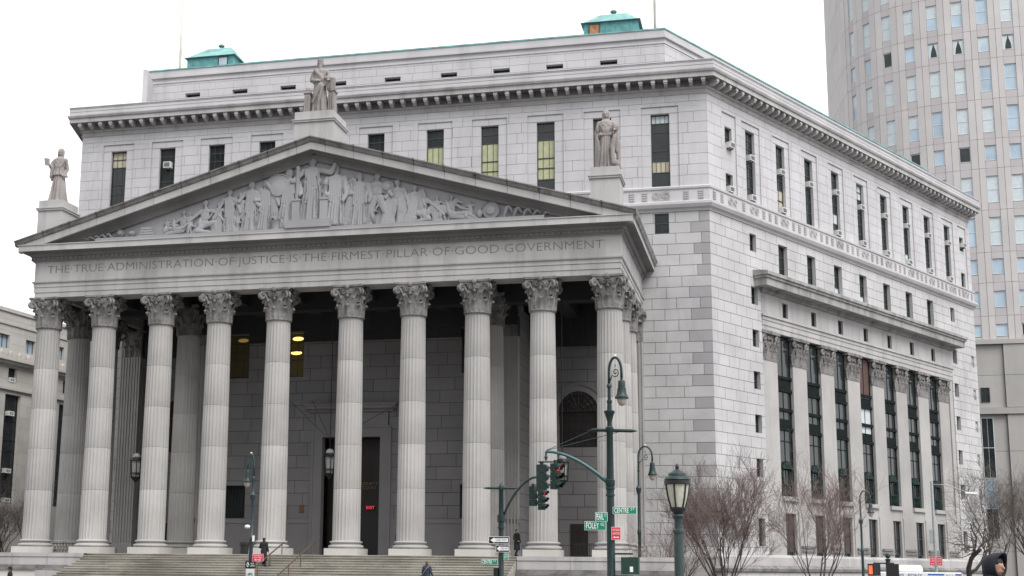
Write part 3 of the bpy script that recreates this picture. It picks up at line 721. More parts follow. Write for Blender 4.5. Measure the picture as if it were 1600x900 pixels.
# ---- capitals of the side pilasters
c = MB(); w_ = 1.12; c.box(-w_,w_,.17,.5,0,1.95); c.box(-w_-.22,w_+.22,-.08,.5,1.95,2.18); c.box(-w_-.06,w_+.06,.11,.5,-.05,.06)
for k in range(3): leaf(c, (-.74+k*.74,.16,.05), (0,-1,0), (1,0,0), .85, .30, .26)
for k in range(4): leaf(c, (-1.0+k*.667,.16,.05), (0,-1,0), (1,0,0), 1.38, .24, .30)
for q in (-1,1):
    volute(c, (q*.98,.02,1.62), (q,0,0), .27, .09); volute(c, (q*.22,.08,1.62), (q,0,0), .17, .06, 18, 1.5); c.tube([(q*.6,.1,1.0),(q*.7,.04,1.4),(q*.85,0,1.75)], .08, 6)
    leaf(c, (q*1.05,.2,.05), (q,0,0), (0,1,0), .85, .16, .2)
c.ell((0,-.08,2.05),(.16,.12,.18),8)
PCM = c.mesh('pilaster_capital', G_CAP, 40)
for cc in PIL: link('pilaster_capital', PCM, CH, RF.p(cc,0,17.05), (0,0,TH))
# ---- entablature
XP = [(-XO, DY), (-XO, 0), (XO, 0), (XO, DY)]
mb = MB(); sweep(mb, XP, [(-Q+.0,ZAB),(Q-.05,ZAB),(Q-.05,19.86),(Q-.01,19.87),(Q-.01,20.23),(Q+.03,20.24),(Q+.03,20.48),(Q+.12,20.54),(Q+.14,20.62),(-Q,20.62)], True); mb.build('architrave', G_ENT, CH)
mb = MB(); sweep(mb, XP, [(-Q,20.621),(Q,20.621),(Q,21.90),(Q+.05,21.94),(Q+.05,21.99),(-Q,21.99)], True); mb.build('frieze', G_ENT, CH)
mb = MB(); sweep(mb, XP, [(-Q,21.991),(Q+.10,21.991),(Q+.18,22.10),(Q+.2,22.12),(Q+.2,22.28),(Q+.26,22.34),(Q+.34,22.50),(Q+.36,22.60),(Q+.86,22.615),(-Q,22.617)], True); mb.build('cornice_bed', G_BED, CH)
mb = MB(); sweep(mb, XP, [(-Q,22.62),(Q+.87,22.618),(Q+.87,22.98),(Q+.93,23.02),(Q+.93,23.07),(-Q,23.07)], True); mb.build('cornice', G_ENT, CH)
# dentils under the cornice
DM = MB().box(-.09,.09,-.12,0,22.12,22.29).mesh('dentil', G_RAKE)
dm = MB(); n = 118
for i in range(n):
    x = -WFR-.1+(2*WFR+.2)*(i+.5)/n; dm.box(x-.135,x+.135,-Q-.28,-Q-.199,22.125,22.285)
for i in range(38):
    y = -Q-.1+(DY+Q)*(i+.5)/38
    for s in (-1,1): dm.box(min(s*(WFR+.199),s*(WFR+.33)),max(s*(WFR+.199),s*(WFR+.33)),y-.1,y+.1,22.125,22.285)
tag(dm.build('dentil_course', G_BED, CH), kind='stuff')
# sima along the two flanks
for s in (-1,1):
    mb = MB(); sweep(mb, [(s*XO,-Q-.9),(s*XO,DY)][::s] , [(Q+.9,23.0),(Q+.98,23.02),(Q+1.02,23.1),(Q+1.09,23.22),(OV+Q,23.27),(OV+Q,23.34),(Q+.5,23.5),(Q+.4,23.0)], True); mb.build('flank_gutter', G_RAKE, CH)
# raking cornice: stones with joints between them
SLP = (ZAP-ZTIP)/(WFR+OV)
def rake_z(x): return ZAP - abs(x)*SLP
prof_s = [(-1.96,0),(-1.96,-.07),(-1.88,-.12),(-1.80,-.3),(-1.74,-.36),(-1.70,-.38)]     # sima (y, dz)
prof_g = [(-1.70,-.38),(-1.70,-.84),(-1.64,-.87)]
prof_m = [(-1.64,-.87),(-1.18,-.89),(-1.10,-1.0),(-1.10,-1.16),(-.98,-1.24),(-.9,-1.42)]
def rake_piece(name, x0, x1, mat, prof, back):
    mb = MB(); P = prof + [(back, prof[-1][1]), (back, prof[0][1])]; n = len(P)
    for x in (x0,x1): mb.v += [(x, y, rake_z(x)+dz) for y,dz in P]
    for j in range(n): a, b = j, (j+1) % n; mb.f.append((a, n+a, n+b, b) if x1 > x0 else (a,b,n+b,n+a))
    mb.f.append(tuple(reversed(range(n)))); mb.f.append(tuple(range(n,2*n)))
    bm = mb.build(name, mat, CH)
jx = [0.0,1.0,2.97,4.99,7.06,9.10,11.15,13.22,15.27,17.25,19.2,WFR+OV]
for s in (-1,1):
    for a,b in zip(jx,jx[1:]):
        rake_piece('raking_sima_stone', s*(a+(.02 if a else 0)), s*(b-.02), G_SIMA, prof_s, -1.45)
        rake_piece('raking_cornice_stone', s*(a+(.012 if a else 0)), s*min(b-.012, WFR+.86), G_ENT, prof_g, -1.3)
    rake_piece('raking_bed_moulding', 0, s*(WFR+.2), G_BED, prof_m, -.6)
    for j in jx[1:-1]:
        mb = MB(); z = rake_z(j); sg = -s*SLP
        mb.hexa([(s*j-.09,-1.985,z-.02-.09*sg-.09),(s*j+.09,-1.985,z-.02+.09*sg-.09),(s*j+.09,-1.7,z-.1),(s*j-.09,-1.7,z-.1),(s*j-.06,-1.97,z+.012-.06*sg),(s*j+.06,-1.97,z+.012+.06*sg),(s*j+.06,-1.5,z+.012+.06*sg),(s*j-.06,-1.5,z+.012-.06*sg)])
        mb.build('joint_cover', plain('joint_grime',(.085,.08,.078),.9) if 'joint_grime' not in MATS else MATS['joint_grime'], CH)
# tympanum and roof
mb = MB(); mb.hexa([(-WFR-.3,-.72,23.071),(WFR+.3,-.72,23.071),(WFR+.3,-.4,23.071),(-WFR-.3,-.4,23.071),(-.02,-.72,ZAP-.7),(.02,-.72,ZAP-.7),(.02,-.4,ZAP-.7),(-.02,-.4,ZAP-.7)]); mb.build('tympanum', G_RELIEF, CH)
mb = MB(); mb.box(-15.5,15.5,-1.35,-.721,23.071,23.38); mb.box(-1.75,1.35,-1.45,-.722,23.381,23.9); mb.build('relief_ledge', G_RELIEF, CH)
mb = MB()
for s in (-1,1):
    x = s*(WFR+OV-.05); mb.quad((0,-1.5,ZAP-.02),(x,-1.5,rake_z(x)-.02),(x,DY,rake_z(x)-.02),(0,DY,ZAP-.02)); mb.quad((0,-1.5,ZAP-.5),(0,DY,ZAP-.5),(x*.98,DY,rake_z(x*.98)-.4),(x*.98,-1.5,rake_z(x*.98)-.4))
mb.build('portico_roof', ROOF, CH)
# ---- inscription
INS = text_mesh('THE\u00b7TRUE\u00b7ADMINISTRATION\u00b7OF\u00b7JUSTICE\u00b7IS\u00b7THE\u00b7FIRMEST\u00b7PILLAR\u00b7OF\u00b7GOOD\u00b7GOVERNMENT', 1.0, INS_SHADE, extrude=.006, offset=-.012)
xs_ = [v.co.x for v in INS.vertices]; ys_ = [v.co.y for v in INS.vertices]
INS.transform(Matrix.Diagonal((38.45/(max(xs_)-min(xs_)), .70/(max(ys_)-min(ys_)), 1, 1)))
xs_ = [v.co.x for v in INS.vertices]; ys_ = [v.co.y for v in INS.vertices]
INS.transform(Matrix.Translation((-.05-(max(xs_)+min(xs_))/2, -(max(ys_)+min(ys_))/2, 0)))
link('inscription', INS, CH, (0,-Q-.004,21.37), (R(90),0,0))
# ---- porch interior
DOOR = (-2.13, 2.15, Z0, 10.52); DSUR = (-2.76,2.76,Z0,12.3)
IW = [(-9.7,-7.95,14.9,18.1),(-5.4,-3.75,14.9,18.1),(3.75,5.4,14.9,18.1),(7.95,9.7,14.9,18.1),(-9.5,-7.9,4.82,7.15),(7.9,9.5,4.82,7.15)]
IF = Fr((0,DI),0)
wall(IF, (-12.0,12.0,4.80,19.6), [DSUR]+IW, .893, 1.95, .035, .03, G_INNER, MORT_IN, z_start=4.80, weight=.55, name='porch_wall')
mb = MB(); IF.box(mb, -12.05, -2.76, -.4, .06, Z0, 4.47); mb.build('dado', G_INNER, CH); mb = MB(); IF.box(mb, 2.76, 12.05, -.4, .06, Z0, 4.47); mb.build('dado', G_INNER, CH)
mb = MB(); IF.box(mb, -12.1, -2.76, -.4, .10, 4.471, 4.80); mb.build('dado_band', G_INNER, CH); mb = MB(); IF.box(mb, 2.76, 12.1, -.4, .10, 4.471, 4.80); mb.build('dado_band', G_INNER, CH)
for s in (-1,1):      # side returns of the centre block
    SFr = Fr((12.0,DI), R(90)) if s > 0 else Fr((-12.0,DY), R(-90))
    wall(SFr, (0,DY-DI,Z0,19.6), [], .893, 1.6, .035, .03, G_INNER, MORT_IN, z_start=4.80-.893*3, weight=.4, name='porch_return_wall')
for k, h in enumerate(IW):
    if h[2] > 10:
        o = window(IF, h[0], h[1], h[2], h[3], -.3, rows=(0,.4,.6,.8,1), cols=3, glass=plain('lit_glass_%d' % k, (.06,.05,.025), .2, spec=.3, emit=(1,.7,.25), es=(.003 if k == 0 else .008 if k == 1 else 0)), bars=.04)
        if k < 2:
            m0 = (h[0]+h[1])/2
            for du, zz in ((.25,17.75),(.15,16.72))[:1+k]:
                f = MB(); f.ell(IF.p(m0+du,-.27,zz), (.42,.02,.14), 12); f.build('pendant_lamp', LAMP_Y if k == 1 else plain('lamp_dim',(.5,.35,.12),.5,emit=(1,.6,.15),es=.08), o)
    else:
        o = window(IF, h[0], h[1], h[2], h[3], -.25, rows=(0,1), cols=6, bars=.05, mat=IRON)
# main doorway
mb = MB(); IF.box(mb,-2.76,-2.13,-.5,.14,Z0,10.52); IF.box(mb,2.15,2.76,-.5,.14,Z0,10.52); IF.box(mb,-2.76,2.76,-.5,.14,10.521,11.15); IF.box(mb,-2.85,2.85,-.45,.2,11.151,11.3); IF.box(mb,-2.7,2.7,-.4,.1,11.301,12.3)
IF.box(mb,-2.95,-2.761,-.4,.19,Z0,11.15); IF.box(mb,2.761,2.95,-.4,.19,Z0,11.15)
dw = mb.build('doorway', G_INNER, CH)
mb = MB(); IF.box(mb,-3.1,3.1,-.3,.3,12.301,12.5); IF.box(mb,-3.35,3.35,-.3,.55,12.501,12.72); IF.box(mb,-3.42,3.42,-.3,.62,12.721,12.86); mb.build('door_hood', G_INNER, dw)
mb = MB(); IF.box(mb,-2.13,2.15,-1.4,-1.3,Z0,10.52); mb.build('transom_screen', DOORB, dw)
for q in (-1.05,1.05):
    mb = MB(); IF.box(mb,q-.95,q+.95,-1.295,-1.2,Z0,5.1); IF.box(mb,q-.75,q+.75,-1.2,-1.17,2.6,4.9); d_ = mb.build('door', plain('door_bronze_%s' % q,(.022,.02,.02),.35), dw)
    mb = MB(); IF.box(mb,q*.35-.03,q*.35+.03,-1.17,-1.1,3.1,3.6); mb.build('handle', STEEL, d_)
text_on('door_lettering', 'COUNTY\nCOURT', .3, GOLD, dw, IF.p(1.0,-1.28,7.15))
mb = MB(); IF.box(mb,.82,1.42,-1.29,-1.22,5.45,5.78); ex = mb.build('exit_sign', BLACK, dw); text_on('exit_lettering','EXIT',.3,EXIT_R,ex,IF.p(1.12,-1.21,5.61))
mb = MB(); IF.box(mb,-3.75,-3.4,.0,.05,5.2,5.75); mb.build('wall_plaque', plain('bronze_plaque',(.14,.07,.04),.5,noise=.4,nscale=9), CH)
mb = MB(); IF.box(mb,3.4,3.62,.061,.14,3.3,3.75); mb.build('wall_box', plain('wall_box',(.08,.08,.085),.5), CH)
# ceiling with deep beams
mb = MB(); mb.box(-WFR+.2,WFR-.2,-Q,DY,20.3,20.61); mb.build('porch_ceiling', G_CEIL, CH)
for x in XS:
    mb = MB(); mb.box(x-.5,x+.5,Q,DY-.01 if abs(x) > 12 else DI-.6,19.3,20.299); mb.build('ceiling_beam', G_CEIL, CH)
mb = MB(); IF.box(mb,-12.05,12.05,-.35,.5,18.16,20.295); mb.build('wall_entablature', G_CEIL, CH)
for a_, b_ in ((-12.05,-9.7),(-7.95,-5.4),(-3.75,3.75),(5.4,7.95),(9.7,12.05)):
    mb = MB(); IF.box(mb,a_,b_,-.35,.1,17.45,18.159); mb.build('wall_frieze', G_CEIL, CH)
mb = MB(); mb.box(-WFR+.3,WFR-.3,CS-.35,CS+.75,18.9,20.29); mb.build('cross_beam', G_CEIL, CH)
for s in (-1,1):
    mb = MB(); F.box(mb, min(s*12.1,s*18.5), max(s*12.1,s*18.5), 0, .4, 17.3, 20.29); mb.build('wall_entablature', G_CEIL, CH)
mb = MB(); mb.box(-20.7,20.7,-1.75,DY,1.95,Z0-.002); mb.box(-12.1,12.1,DI-2,DI+2,Z0-.2,Z0-.001); mb.build('porch_floor', G_STEP, CH)
# ---- pedestals for the statues
def pedestal(x, w, y0, y1, z0, zt):
    mb = MB(); mb.box(x-w,x+w,y0,y1,z0,zt-.75); mb.box(x-w-.09,x+w+.09,y0-.09,y1+.09,zt-.75,zt-.62); mb.box(x-w-.14,x+w+.14,y0-.14,y1+.14,zt-.62,zt-.55); mb.box(x-w+.02,x+w-.02,y0+.02,y1-.02,zt-.55,zt)
    mb.build('statue_pedestal', G_ENT, CH)
pedestal(-19.32,.92,-.95,1.25,22.9,26.42); pedestal(19.3,.92,-.95,1.25,22.9,26.42); pedestal(-.08,1.38,-1.1,1.7,28.4,31.45)
# ---- realise the stone blocks: the largest as single pieces, the rest joined
CAMP = cam.matrix_world.translation
def seen(b):
    fr,u0,u1,z0,z1 = b[:5]; c = Vector(fr.p((u0+u1)/2,0,(z0+z1)/2)); v = CAMP-c
    return (u1-u0)*(z1-z0)*max(0,v.normalized().dot(fr.N))/v.length_squared*b[8]
BLOCKS.sort(key=seen, reverse=True)
rest = {}
for i, b in enumerate(BLOCKS):
    fr,u0,u1,z0,z1,d0,th,mt,_,par = b
    if i < 298: fr.piece('stone_block', mt, par, u0, u1, d0-th-.001, d0, z0, z1)
    else: rest.setdefault((mt.name, par.name), []).append(b)
for (mn, pn), bl in rest.items():
    mb = MB(); mb.tone = []; rnd = random.Random(len(bl))
    for b in bl:
        fr,u0,u1,z0,z1,d0,th,mt,_,par = b; e = d0-th-.001
        n = len(mb.v); mb.v += [fr.p(u,d,z) for d in (d0,e) for (u,z) in ((u0,z0),(u1,z0),(u1,z1),(u0,z1))]
        for f in ((0,1,2,3),(1,0,4,5),(2,1,5,6),(3,2,6,7),(0,3,7,4)): mb.f.append(tuple(n+k for k in f))
        mb.tone += [rnd.uniform(-.028,.028) if mn != 'granite_smooth' else rnd.uniform(-.022,.022)]*5
    tag(mb.build('stone_blocks', MATS[mn], par), kind='stuff')
# ---- steps and terraces
ST = bpy.data.objects.new('steps', None); COL.objects.link(ST); tag(ST, 'broad flight of granite steps rising to the columns', kind='structure')
NR = 20; RISE = .15; RUN = .46
for k in range(NR):
    zt = Z0-RISE*k-.004; y1 = -1.75-RUN*k if k else -1.2; mb = MB(); mb.tone = []; x = -14.3; rnd = random.Random(k)
    yf = -1.75-RUN*(k+1)+(.0)
    while x < 13.9:
        L = rnd.uniform(2.0,3.2); xe = min(14.0, x+L)
        if 14.0-xe < .8: xe = 14.0
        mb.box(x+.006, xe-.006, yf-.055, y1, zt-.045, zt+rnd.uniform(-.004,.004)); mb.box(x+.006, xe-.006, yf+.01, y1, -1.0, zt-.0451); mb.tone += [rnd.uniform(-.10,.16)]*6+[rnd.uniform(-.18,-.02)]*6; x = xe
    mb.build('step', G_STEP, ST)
def terrace(x0, x1, label, slope):
    o = thing('terrace_wall', label, 'wall')
    mb = MB(); mb.box(x0,x1,-2.58,-1.7,-.9,Z0-.003); mb.build('core', MORT_IN, o)
    n = int(abs(x1-x0)/2.45); wd = (x1-x0)/n
    for k in range(n):
        a, b = x0+wd*k+.012, x0+wd*(k+1)-.012
        mb = MB(); mb.box(a,b,-2.72,-1.6,1.96,Z0-.002); mb.build('coping_stone', G_ENT, o)
        mb = MB(); mb.box(a,b,-2.68,-2.581,1.44,1.935); mb.build('wall_stone', G_ENT, o)
        mb = MB(); mb.box(a,b,-3.02,-2.581,-.85,1.12); mb.build('lower_stone', G_PALE, o)
    mb = MB(); mb.box(x0,x1,-3.12,-2.58,1.121,1.24); mb.box(x0,x1,-2.9,-2.58,1.241,1.43); mb.build('moulding', G_SIMA, o)
    return o
terrace(-27.0,-14.32,'low granite terrace wall left of the steps, pale at its foot',-1); terrace(14.02,23.6,'low granite terrace wall right of the steps, behind the street signs',1)
b_ = thing('pedestal_block','plain granite block at the foot of the terrace left of the steps','block')
mb = MB(); mb.box(-16.9,-16.1,-4.0,-3.05,-.9,1.1); mb.box(-16.08,-15.3,-4.0,-3.05,-.9,1.08); mb.build('block', G_ENT, b_)
# ================================================================== FIGURES
V = Vector
def skirt(mb, z0, z1, r0, r1, folds=14, amp=.08, n=72, cx=0, cy=0, sy=.8, seed=0, lean=0):
    """draped robe: a lofted form with pleats"""
    rnd = random.Random(seed); ph = [rnd.uniform(0,6.28) for _ in range(4)]; base = len(mb.v); k = 12
    for i in range(k+1):
        t = i/k; z = z0+(z1-z0)*t; r = r0+(r1-r0)*(t**.8); am = amp*(1-t*.75)
        for j in range(n):
            a = 2*math.pi*j/n
            q = r*(1 + am*(math.sin(folds*a+ph[0])+.5*math.sin(folds*1.7*a+ph[1]+t)+.4*math.sin(5*a+ph[2])) )
            mb.v.append((cx+lean*t+q*math.cos(a), cy+q*math.sin(a)*sy, z))
    for i in range(k):
        for j in range(n): a = base+i*n+j; b = base+i*n+(j+1) % n; mb.f.append((a,b,b+n,a+n))
    mb.f.append(tuple(base+n-1-j for j in range(n))); mb.f.append(tuple(base+k*n+j for j in range(n)))
def head(mb, c, r, face=(0,-1), beard=0, hair=0, crown=0):
    c = V(c); f = V((face[0],face[1],0)).normalized(); s = V((-f.y,f.x,0))
    mb.ell(c, (r*.80,r*.80,r*1.06), 12); mb.ell(c+f*r*.18+V((0,0,-r*.42)), (r*.62,r*.62,r*.62), 10)
    mb.cap(c+f*r*.86+V((0,0,r*.12)), c+f*r*1.02+V((0,0,-r*.2)), r*.10, r*.15, 6)            # nose
    for q in (-1,1):
        mb.ell(c+f*r*.70+s*q*r*.30+V((0,0,r*.12)), (r*.13,r*.13,r*.08), 6)                 # eyes
        mb.ell(c+s*q*r*.82+V((0,0,-r*.05)), (r*.12,r*.15,r*.24), 6)                        # ears
    mb.cap(c+f*r*.62+s*-r*.3+V((0,0,r*.30)), c+f*r*.62+s*r*.3+V((0,0,r*.30)), r*.13, r*.13, 6)   # brow
    mb.cap(c+f*r*.80+s*-r*.16+V((0,0,-r*.5)), c+f*r*.80+s*r*.16+V((0,0,-r*.5)), r*.10, r*.10, 6)  # mouth
    if beard: mb.ell(c+f*r*.52+V((0,0,-r*.98)), (r*.5,r*.45,r*.72), 10); mb.ell(c+f*r*.42+V((0,0,-r*1.4)), (r*.34,r*.3,r*.5), 8)
    if hair:
        mb.ell(c-f*r*.22+V((0,0,r*.22)), (r*.98,r*.98,r*.98), 12)
        for q in (-1,1): mb.cap(c+s*q*r*.74-f*r*.1+V((0,0,r*.1)), c+s*q*r*.72+f*r*.05+V((0,0,-r*hair)), r*.32, r*.24, 8)
    if crown:
        for k in range(9):
            a = 2*math.pi*k/9; mb.cap(c+V((math.cos(a)*r*.72,math.sin(a)*r*.72,r*.55)), c+V((math.cos(a)*r*.85,math.sin(a)*r*.85,r*1.35)), r*.2, r*.1, 6)
def hand(mb, c, d, n, r):
    """palm and five fingers; d = pointing direction, n = back-of-hand normal"""
    c, d, n = V(c), V(d).normalized(), V(n).normalized(); s = d.cross(n).normalized()
    mb.cap(c, c+d*r*1.1, r*.55, r*.6, 8)
    for q, L in ((-.62,.75),(-.22,.95),(.18,1.0),(.55,.85)):
        a = c+d*r*1.4+s*q*r; b = a+d*r*L*.6-n*r*.2; e = b+d*r*L*.3-n*r*.55
        mb.cap(a,b,r*.2,r*.18,6); mb.cap(b,e,r*.18,r*.14,6)
    a = c+d*r*.4-s*r*.6; b = a+d*r*.5-s*r*.55-n*r*.2; mb.cap(a,b,r*.22,r*.2,6); mb.cap(b,b+d*r*.5-n*r*.25,r*.2,r*.15,6)
def strips(mb, pts, r, n=5):
    for p in pts: mb.tube(p, r, n)
def drape(b, seed, diag=0):
    rnd = random.Random(seed)
    for k in range(11):                       # pulled folds over the chest and down from the shoulders
        x = -.42+.084*k; x2 = x*.55+(.25 if diag else 0)*(1-k/11)
        b.tube([(x,-.16,3.22),(x*.95,-.36+.25*abs(x),2.95),(x2,-.40+.2*abs(x2),2.62),(x2*.9,-.36,2.4)],[.02,.045,.04,.02],6)
    for k in range(5):
        for s in (-1,1): b.tube([(s*(.50+.03*k),-.02-.05*k,3.1),(s*(.60+.02*k),-.08-.05*k,2.8),(s*.62,-.1-.04*k,2.5)],[.03,.05,.03],6)
# ---- statues above the pediment (built about 1 unit = 1 m, figure 4 m tall)
def statue_book(T):
    b = MB()
    skirt(b, 0, 2.35, .78, .40, 13, .15, sy=.82, seed=3)
    b.ell((.0,0,2.75), (.50,.36,.62), 16); b.ell((0,-.05,3.1), (.50,.32,.32), 14); b.ell((-.17,-.24,2.98),(.17,.15,.17),8); b.ell((.17,-.24,2.98),(.17,.15,.17),8)
    skirt(b, 2.0, 2.55, .58, .46, 11, .10, sy=.85, seed=8); drape(b, 8)
    b.cap((0,0,3.25),(0,-.02,3.5),.17,.15); head(b,(0.02,-.05,3.72),.29,(-.2,-1),hair=1.5); b.cap((.02,.2,3.7),(.02,.25,3.3),.2,.16)
    b.cap((-.45,0,3.13),(-.62,-.15,2.55),.19,.15); b.cap((-.62,-.15,2.55),(-.78,-.45,2.78),.15,.11)       # right arm raised to the book
    hand(b,(-.80,-.48,2.8),(0,-.1,1),(0,-1,0),.12)
    b.cap((.45,0,3.13),(.62,.02,2.5),.19,.15); b.cap((.62,.02,2.5),(.50,-.22,2.05),.15,.12); hand(b,(.49,-.25,2.0),(0,-.1,-1),(1,0,0),.12)
    b.cap((.30,-.30,2.0),(.72,-.22,1.9),.10,.09)                                                        # scroll in the lowered hand
    b.cap((-.55,-.1,2.6),(-.66,-.15,1.95),.2,.14); b.cap((-.62,-.1,2.2),(-.6,-.1,1.7),.16,.08)            # falling sleeve
    b.cap((-.18,-.52,.05),(-.2,-.72,.03),.13,.1); b.cap((.22,-.5,.05),(.22,-.7,.03),.13,.1)
    remesh(b,'figure',G_STATUE,.024,T,smooth_it=1)
    k = MB(); k.hexa([(-1.02,-.72,2.66),(-.66,-.66,2.62),(-.66,-.56,2.62),(-1.02,-.62,2.66),(-1.12,-.66,3.2),(-.72,-.6,3.16),(-.72,-.5,3.16),(-1.12,-.56,3.2)])
    k.build('book',G_STATUE,T)
def statue_sage(T):
    b = MB()
    skirt(b, 0, 2.3, .66, .46, 9, .16, sy=.85, seed=5); drape(b, 5, 1)
    b.ell((0,0,2.75),(.56,.40,.68),16); b.ell((0,-.02,3.12),(.58,.36,.34),14)
    b.cap((-.35,-.28,3.2),(.5,-.30,2.3),.16,.2); b.cap((-.4,-.2,2.4),(.45,-.34,2.15),.18,.16); b.cap((.1,-.5,2.1),(-.45,-.45,.9),.16,.1); b.cap((.3,-.48,2.0),(-.1,-.5,.5),.14,.09)
    b.cap((0,0,3.25),(0,-.02,3.5),.18,.16); head(b,(0.0,-.06,3.74),.28,(0,-1),beard=1,hair=.3,crown=1)
    b.cap((-.52,0,3.12),(-.66,-.12,2.55),.2,.16); b.cap((-.66,-.12,2.55),(-.2,-.48,2.42),.16,.12); hand(b,(-.15,-.5,2.42),(1,-.1,0),(0,-1,0),.13)
    b.cap((.52,0,3.12),(.78,-.05,2.6),.2,.17); b.cap((.78,-.05,2.6),(.80,-.45,2.45),.17,.13); hand(b,(.8,-.48,2.45),(0,-1,-.1),(0,0,1),.13)
    b.ell((.78,-.35,2.55),(.45,.35,.22),14); b.cap((.95,-.3,2.4),(.98,-.3,1.75),.28,.12); b.cap((.7,-.35,2.3),(.72,-.35,1.9),.2,.1); b.cap((1.1,-.1,2.6),(1.12,-.1,1.6),.2,.1)
    for x in (-.2,.28): b.cap((x,-.42,.08),(x,-.72,.06),.14,.11)
    remesh(b,'figure',G_STATUE,.024,T,smooth_it=1)
    k = MB()
    for x0,x1,h in ((-1.2,-.72,1.6),(.72,1.22,1.75)):
        k.taper(((x0+x1)/2,.2),(x1-x0)/2+.04,.5,(x1-x0)/2-.02,.45,0,h); k.box(x0-.06,x1+.06,-.34,.74,h+.001,h+.14); k.ell(((x0+x1)/2,-.1,h+.28),(.18,.2,.22),10)
        for q in range(3): k.tube([(x0+.08+q*.16,-.33,.1),(x0+.08+q*.16,-.31,h*.9)],.05,6)
    k.box(-.72,.72,.3,.66,0,1.2)
    k.build('throne',G_STATUE,T,40)
def statue_mask(T):
    b = MB()
    skirt(b, 0, 2.3, .72, .42, 15, .14, sy=.8, seed=11); drape(b, 9)
    b.ell((0,0,2.72),(.52,.37,.62),16); b.ell((0,-.04,3.1),(.54,.33,.32),14); b.ell((-.18,-.25,2.98),(.18,.15,.18),8); b.ell((.18,-.25,2.98),(.18,.15,.18),8)
    b.cap((-.4,-.12,2.35),(.4,-.12,2.35),.2,.2); b.cap((-.38,-.3,2.32),(.42,-.28,2.34),.09,.09)
    b.cap((0,0,3.25),(0,-.02,3.5),.17,.15); head(b,(0,-.05,3.74),.29,(-.15,-1),hair=1.7)
    b.cap((-.5,0,3.12),(-.72,-.02,2.5),.2,.16); b.cap((-.72,-.02,2.5),(-.66,-.1,2.02),.16,.12); hand(b,(-.66,-.11,1.98),(0,0,-1),(-1,0,0),.12)
    b.cap((-.68,0,2.5),(-.68,-.05,.15),.17,.2); b.cap((-.58,-.2,1.9),(-.6,-.2,.15),.1,.14)                     # cloak hanging from the arm
    b.cap((.5,0,3.12),(.72,-.05,2.6),.2,.16); b.cap((.72,-.05,2.6),(.62,-.45,2.55),.15,.12); hand(b,(.62,-.48,2.56),(0,-1,.1),(0,0,1),.12)
    b.ell((.72,-.46,2.75),(.24,.2,.28),12); b.cap((.75,-.3,2.5),(.78,-.25,1.2),.2,.16); b.cap((.62,-.4,2.2),(.42,-.42,1.4),.14,.18); b.cap((.45,-.42,1.5),(.5,-.55,.4),.18,.16)
    b.ell((.85,-.2,2.05),(.17,.17,.2),8); b.cap((.9,-.2,1.8),(.9,-.2,.2),.18,.16); b.ell((.72,-.3,.35),(.3,.25,.3),8)
    for x in (-.3,.35): b.cap((x,-.45,.07),(x,-.68,.05),.14,.11)
    remesh(b,'figure',G_STATUE,.024,T,smooth_it=1)
for fn, nm, lab, loc, rz in ((statue_book,'statue','stone statue of a robed woman holding up a book, left end of the pediment',(-19.35,.05,26.42),R(8)),
        (statue_sage,'statue','stone statue of a bearded robed man with a scroll, on the pediment apex',(-.12,.1,31.45),R(6)),
        (statue_mask,'statue','stone statue of a long-haired robed woman, right end of the pediment',(19.3,.05,26.42),R(6))):
    T = thing(nm, lab, 'statue', loc, rz, 'statues standing on the pediment'); T.scale = (.86,.86,1); fn(T)
# ---- relief figures in the tympanum
def rel(name, mb, x, z, h, flip=1, vox=.034, dep=.42):
    """place a figure modelled 1 unit tall, squeezed in depth like a relief"""
    mb.tf(Matrix.Translation((x,-.84,z)) @ Matrix.Diagonal((h*flip,h*dep,h,1)))
    return remesh(mb, name, G_RELIEF, vox, CH, smooth_it=1)
def std(robe=True, lean=0, arm_l=(-.3,-.1,.55), arm_r=(.3,-.1,.55), seed=0, step=.0):
    b = MB()
    if robe:
        skirt(b,0,.6,.19,.12,9,.2,54,sy=.8,seed=seed,lean=lean)
        for q in range(-3,4): b.tube([(q*.035+lean,-.08,.8),(q*.03+lean,-.10,.68),(q*.04+.02+lean*.6,-.12,.45),(q*.055,-.165,.02)],[.008,.013,.014,.012],5)
    else:
        b.cap((lean+-.05,0,.52),(-.06-step*.5,-.03,.27),.085,.065,8); b.cap((-.06-step*.5,-.03,.27),(-.08-step,0,.03),.062,.04,8)
        b.cap((lean+.05,0,.52),(.10+step*.5,-.03,.27),.085,.065,8); b.cap((.10+step*.5,-.03,.27),(.12+step,0,.03),.062,.04,8)
        for s in (-.08-step,.12+step): b.cap((s,-.02,.02),(s,-.1,.02),.03,.025,6)
    b.ell((lean,0,.66),(.13,.09,.17),10); b.ell((lean,-.01,.76),(.145,.085,.075),10)
    b.cap((lean,0,.8),(lean,0,.87),.045,.042,8); head(b,(lean,-.01,.93),.068,(random.choice((-.6,.6,0)),-1),hair=.6)
    for s, e in ((-1,arm_l),(1,arm_r)):
        sh = V((lean+s*.14,0,.77)); el = V(e)*.5+sh*.5+V((s*.05,-.02,-.08)); b.cap(sh,el,.05,.042,8); b.cap(el,e,.042,.032,8); b.ell(e,(.035,.03,.045),6)
    return b
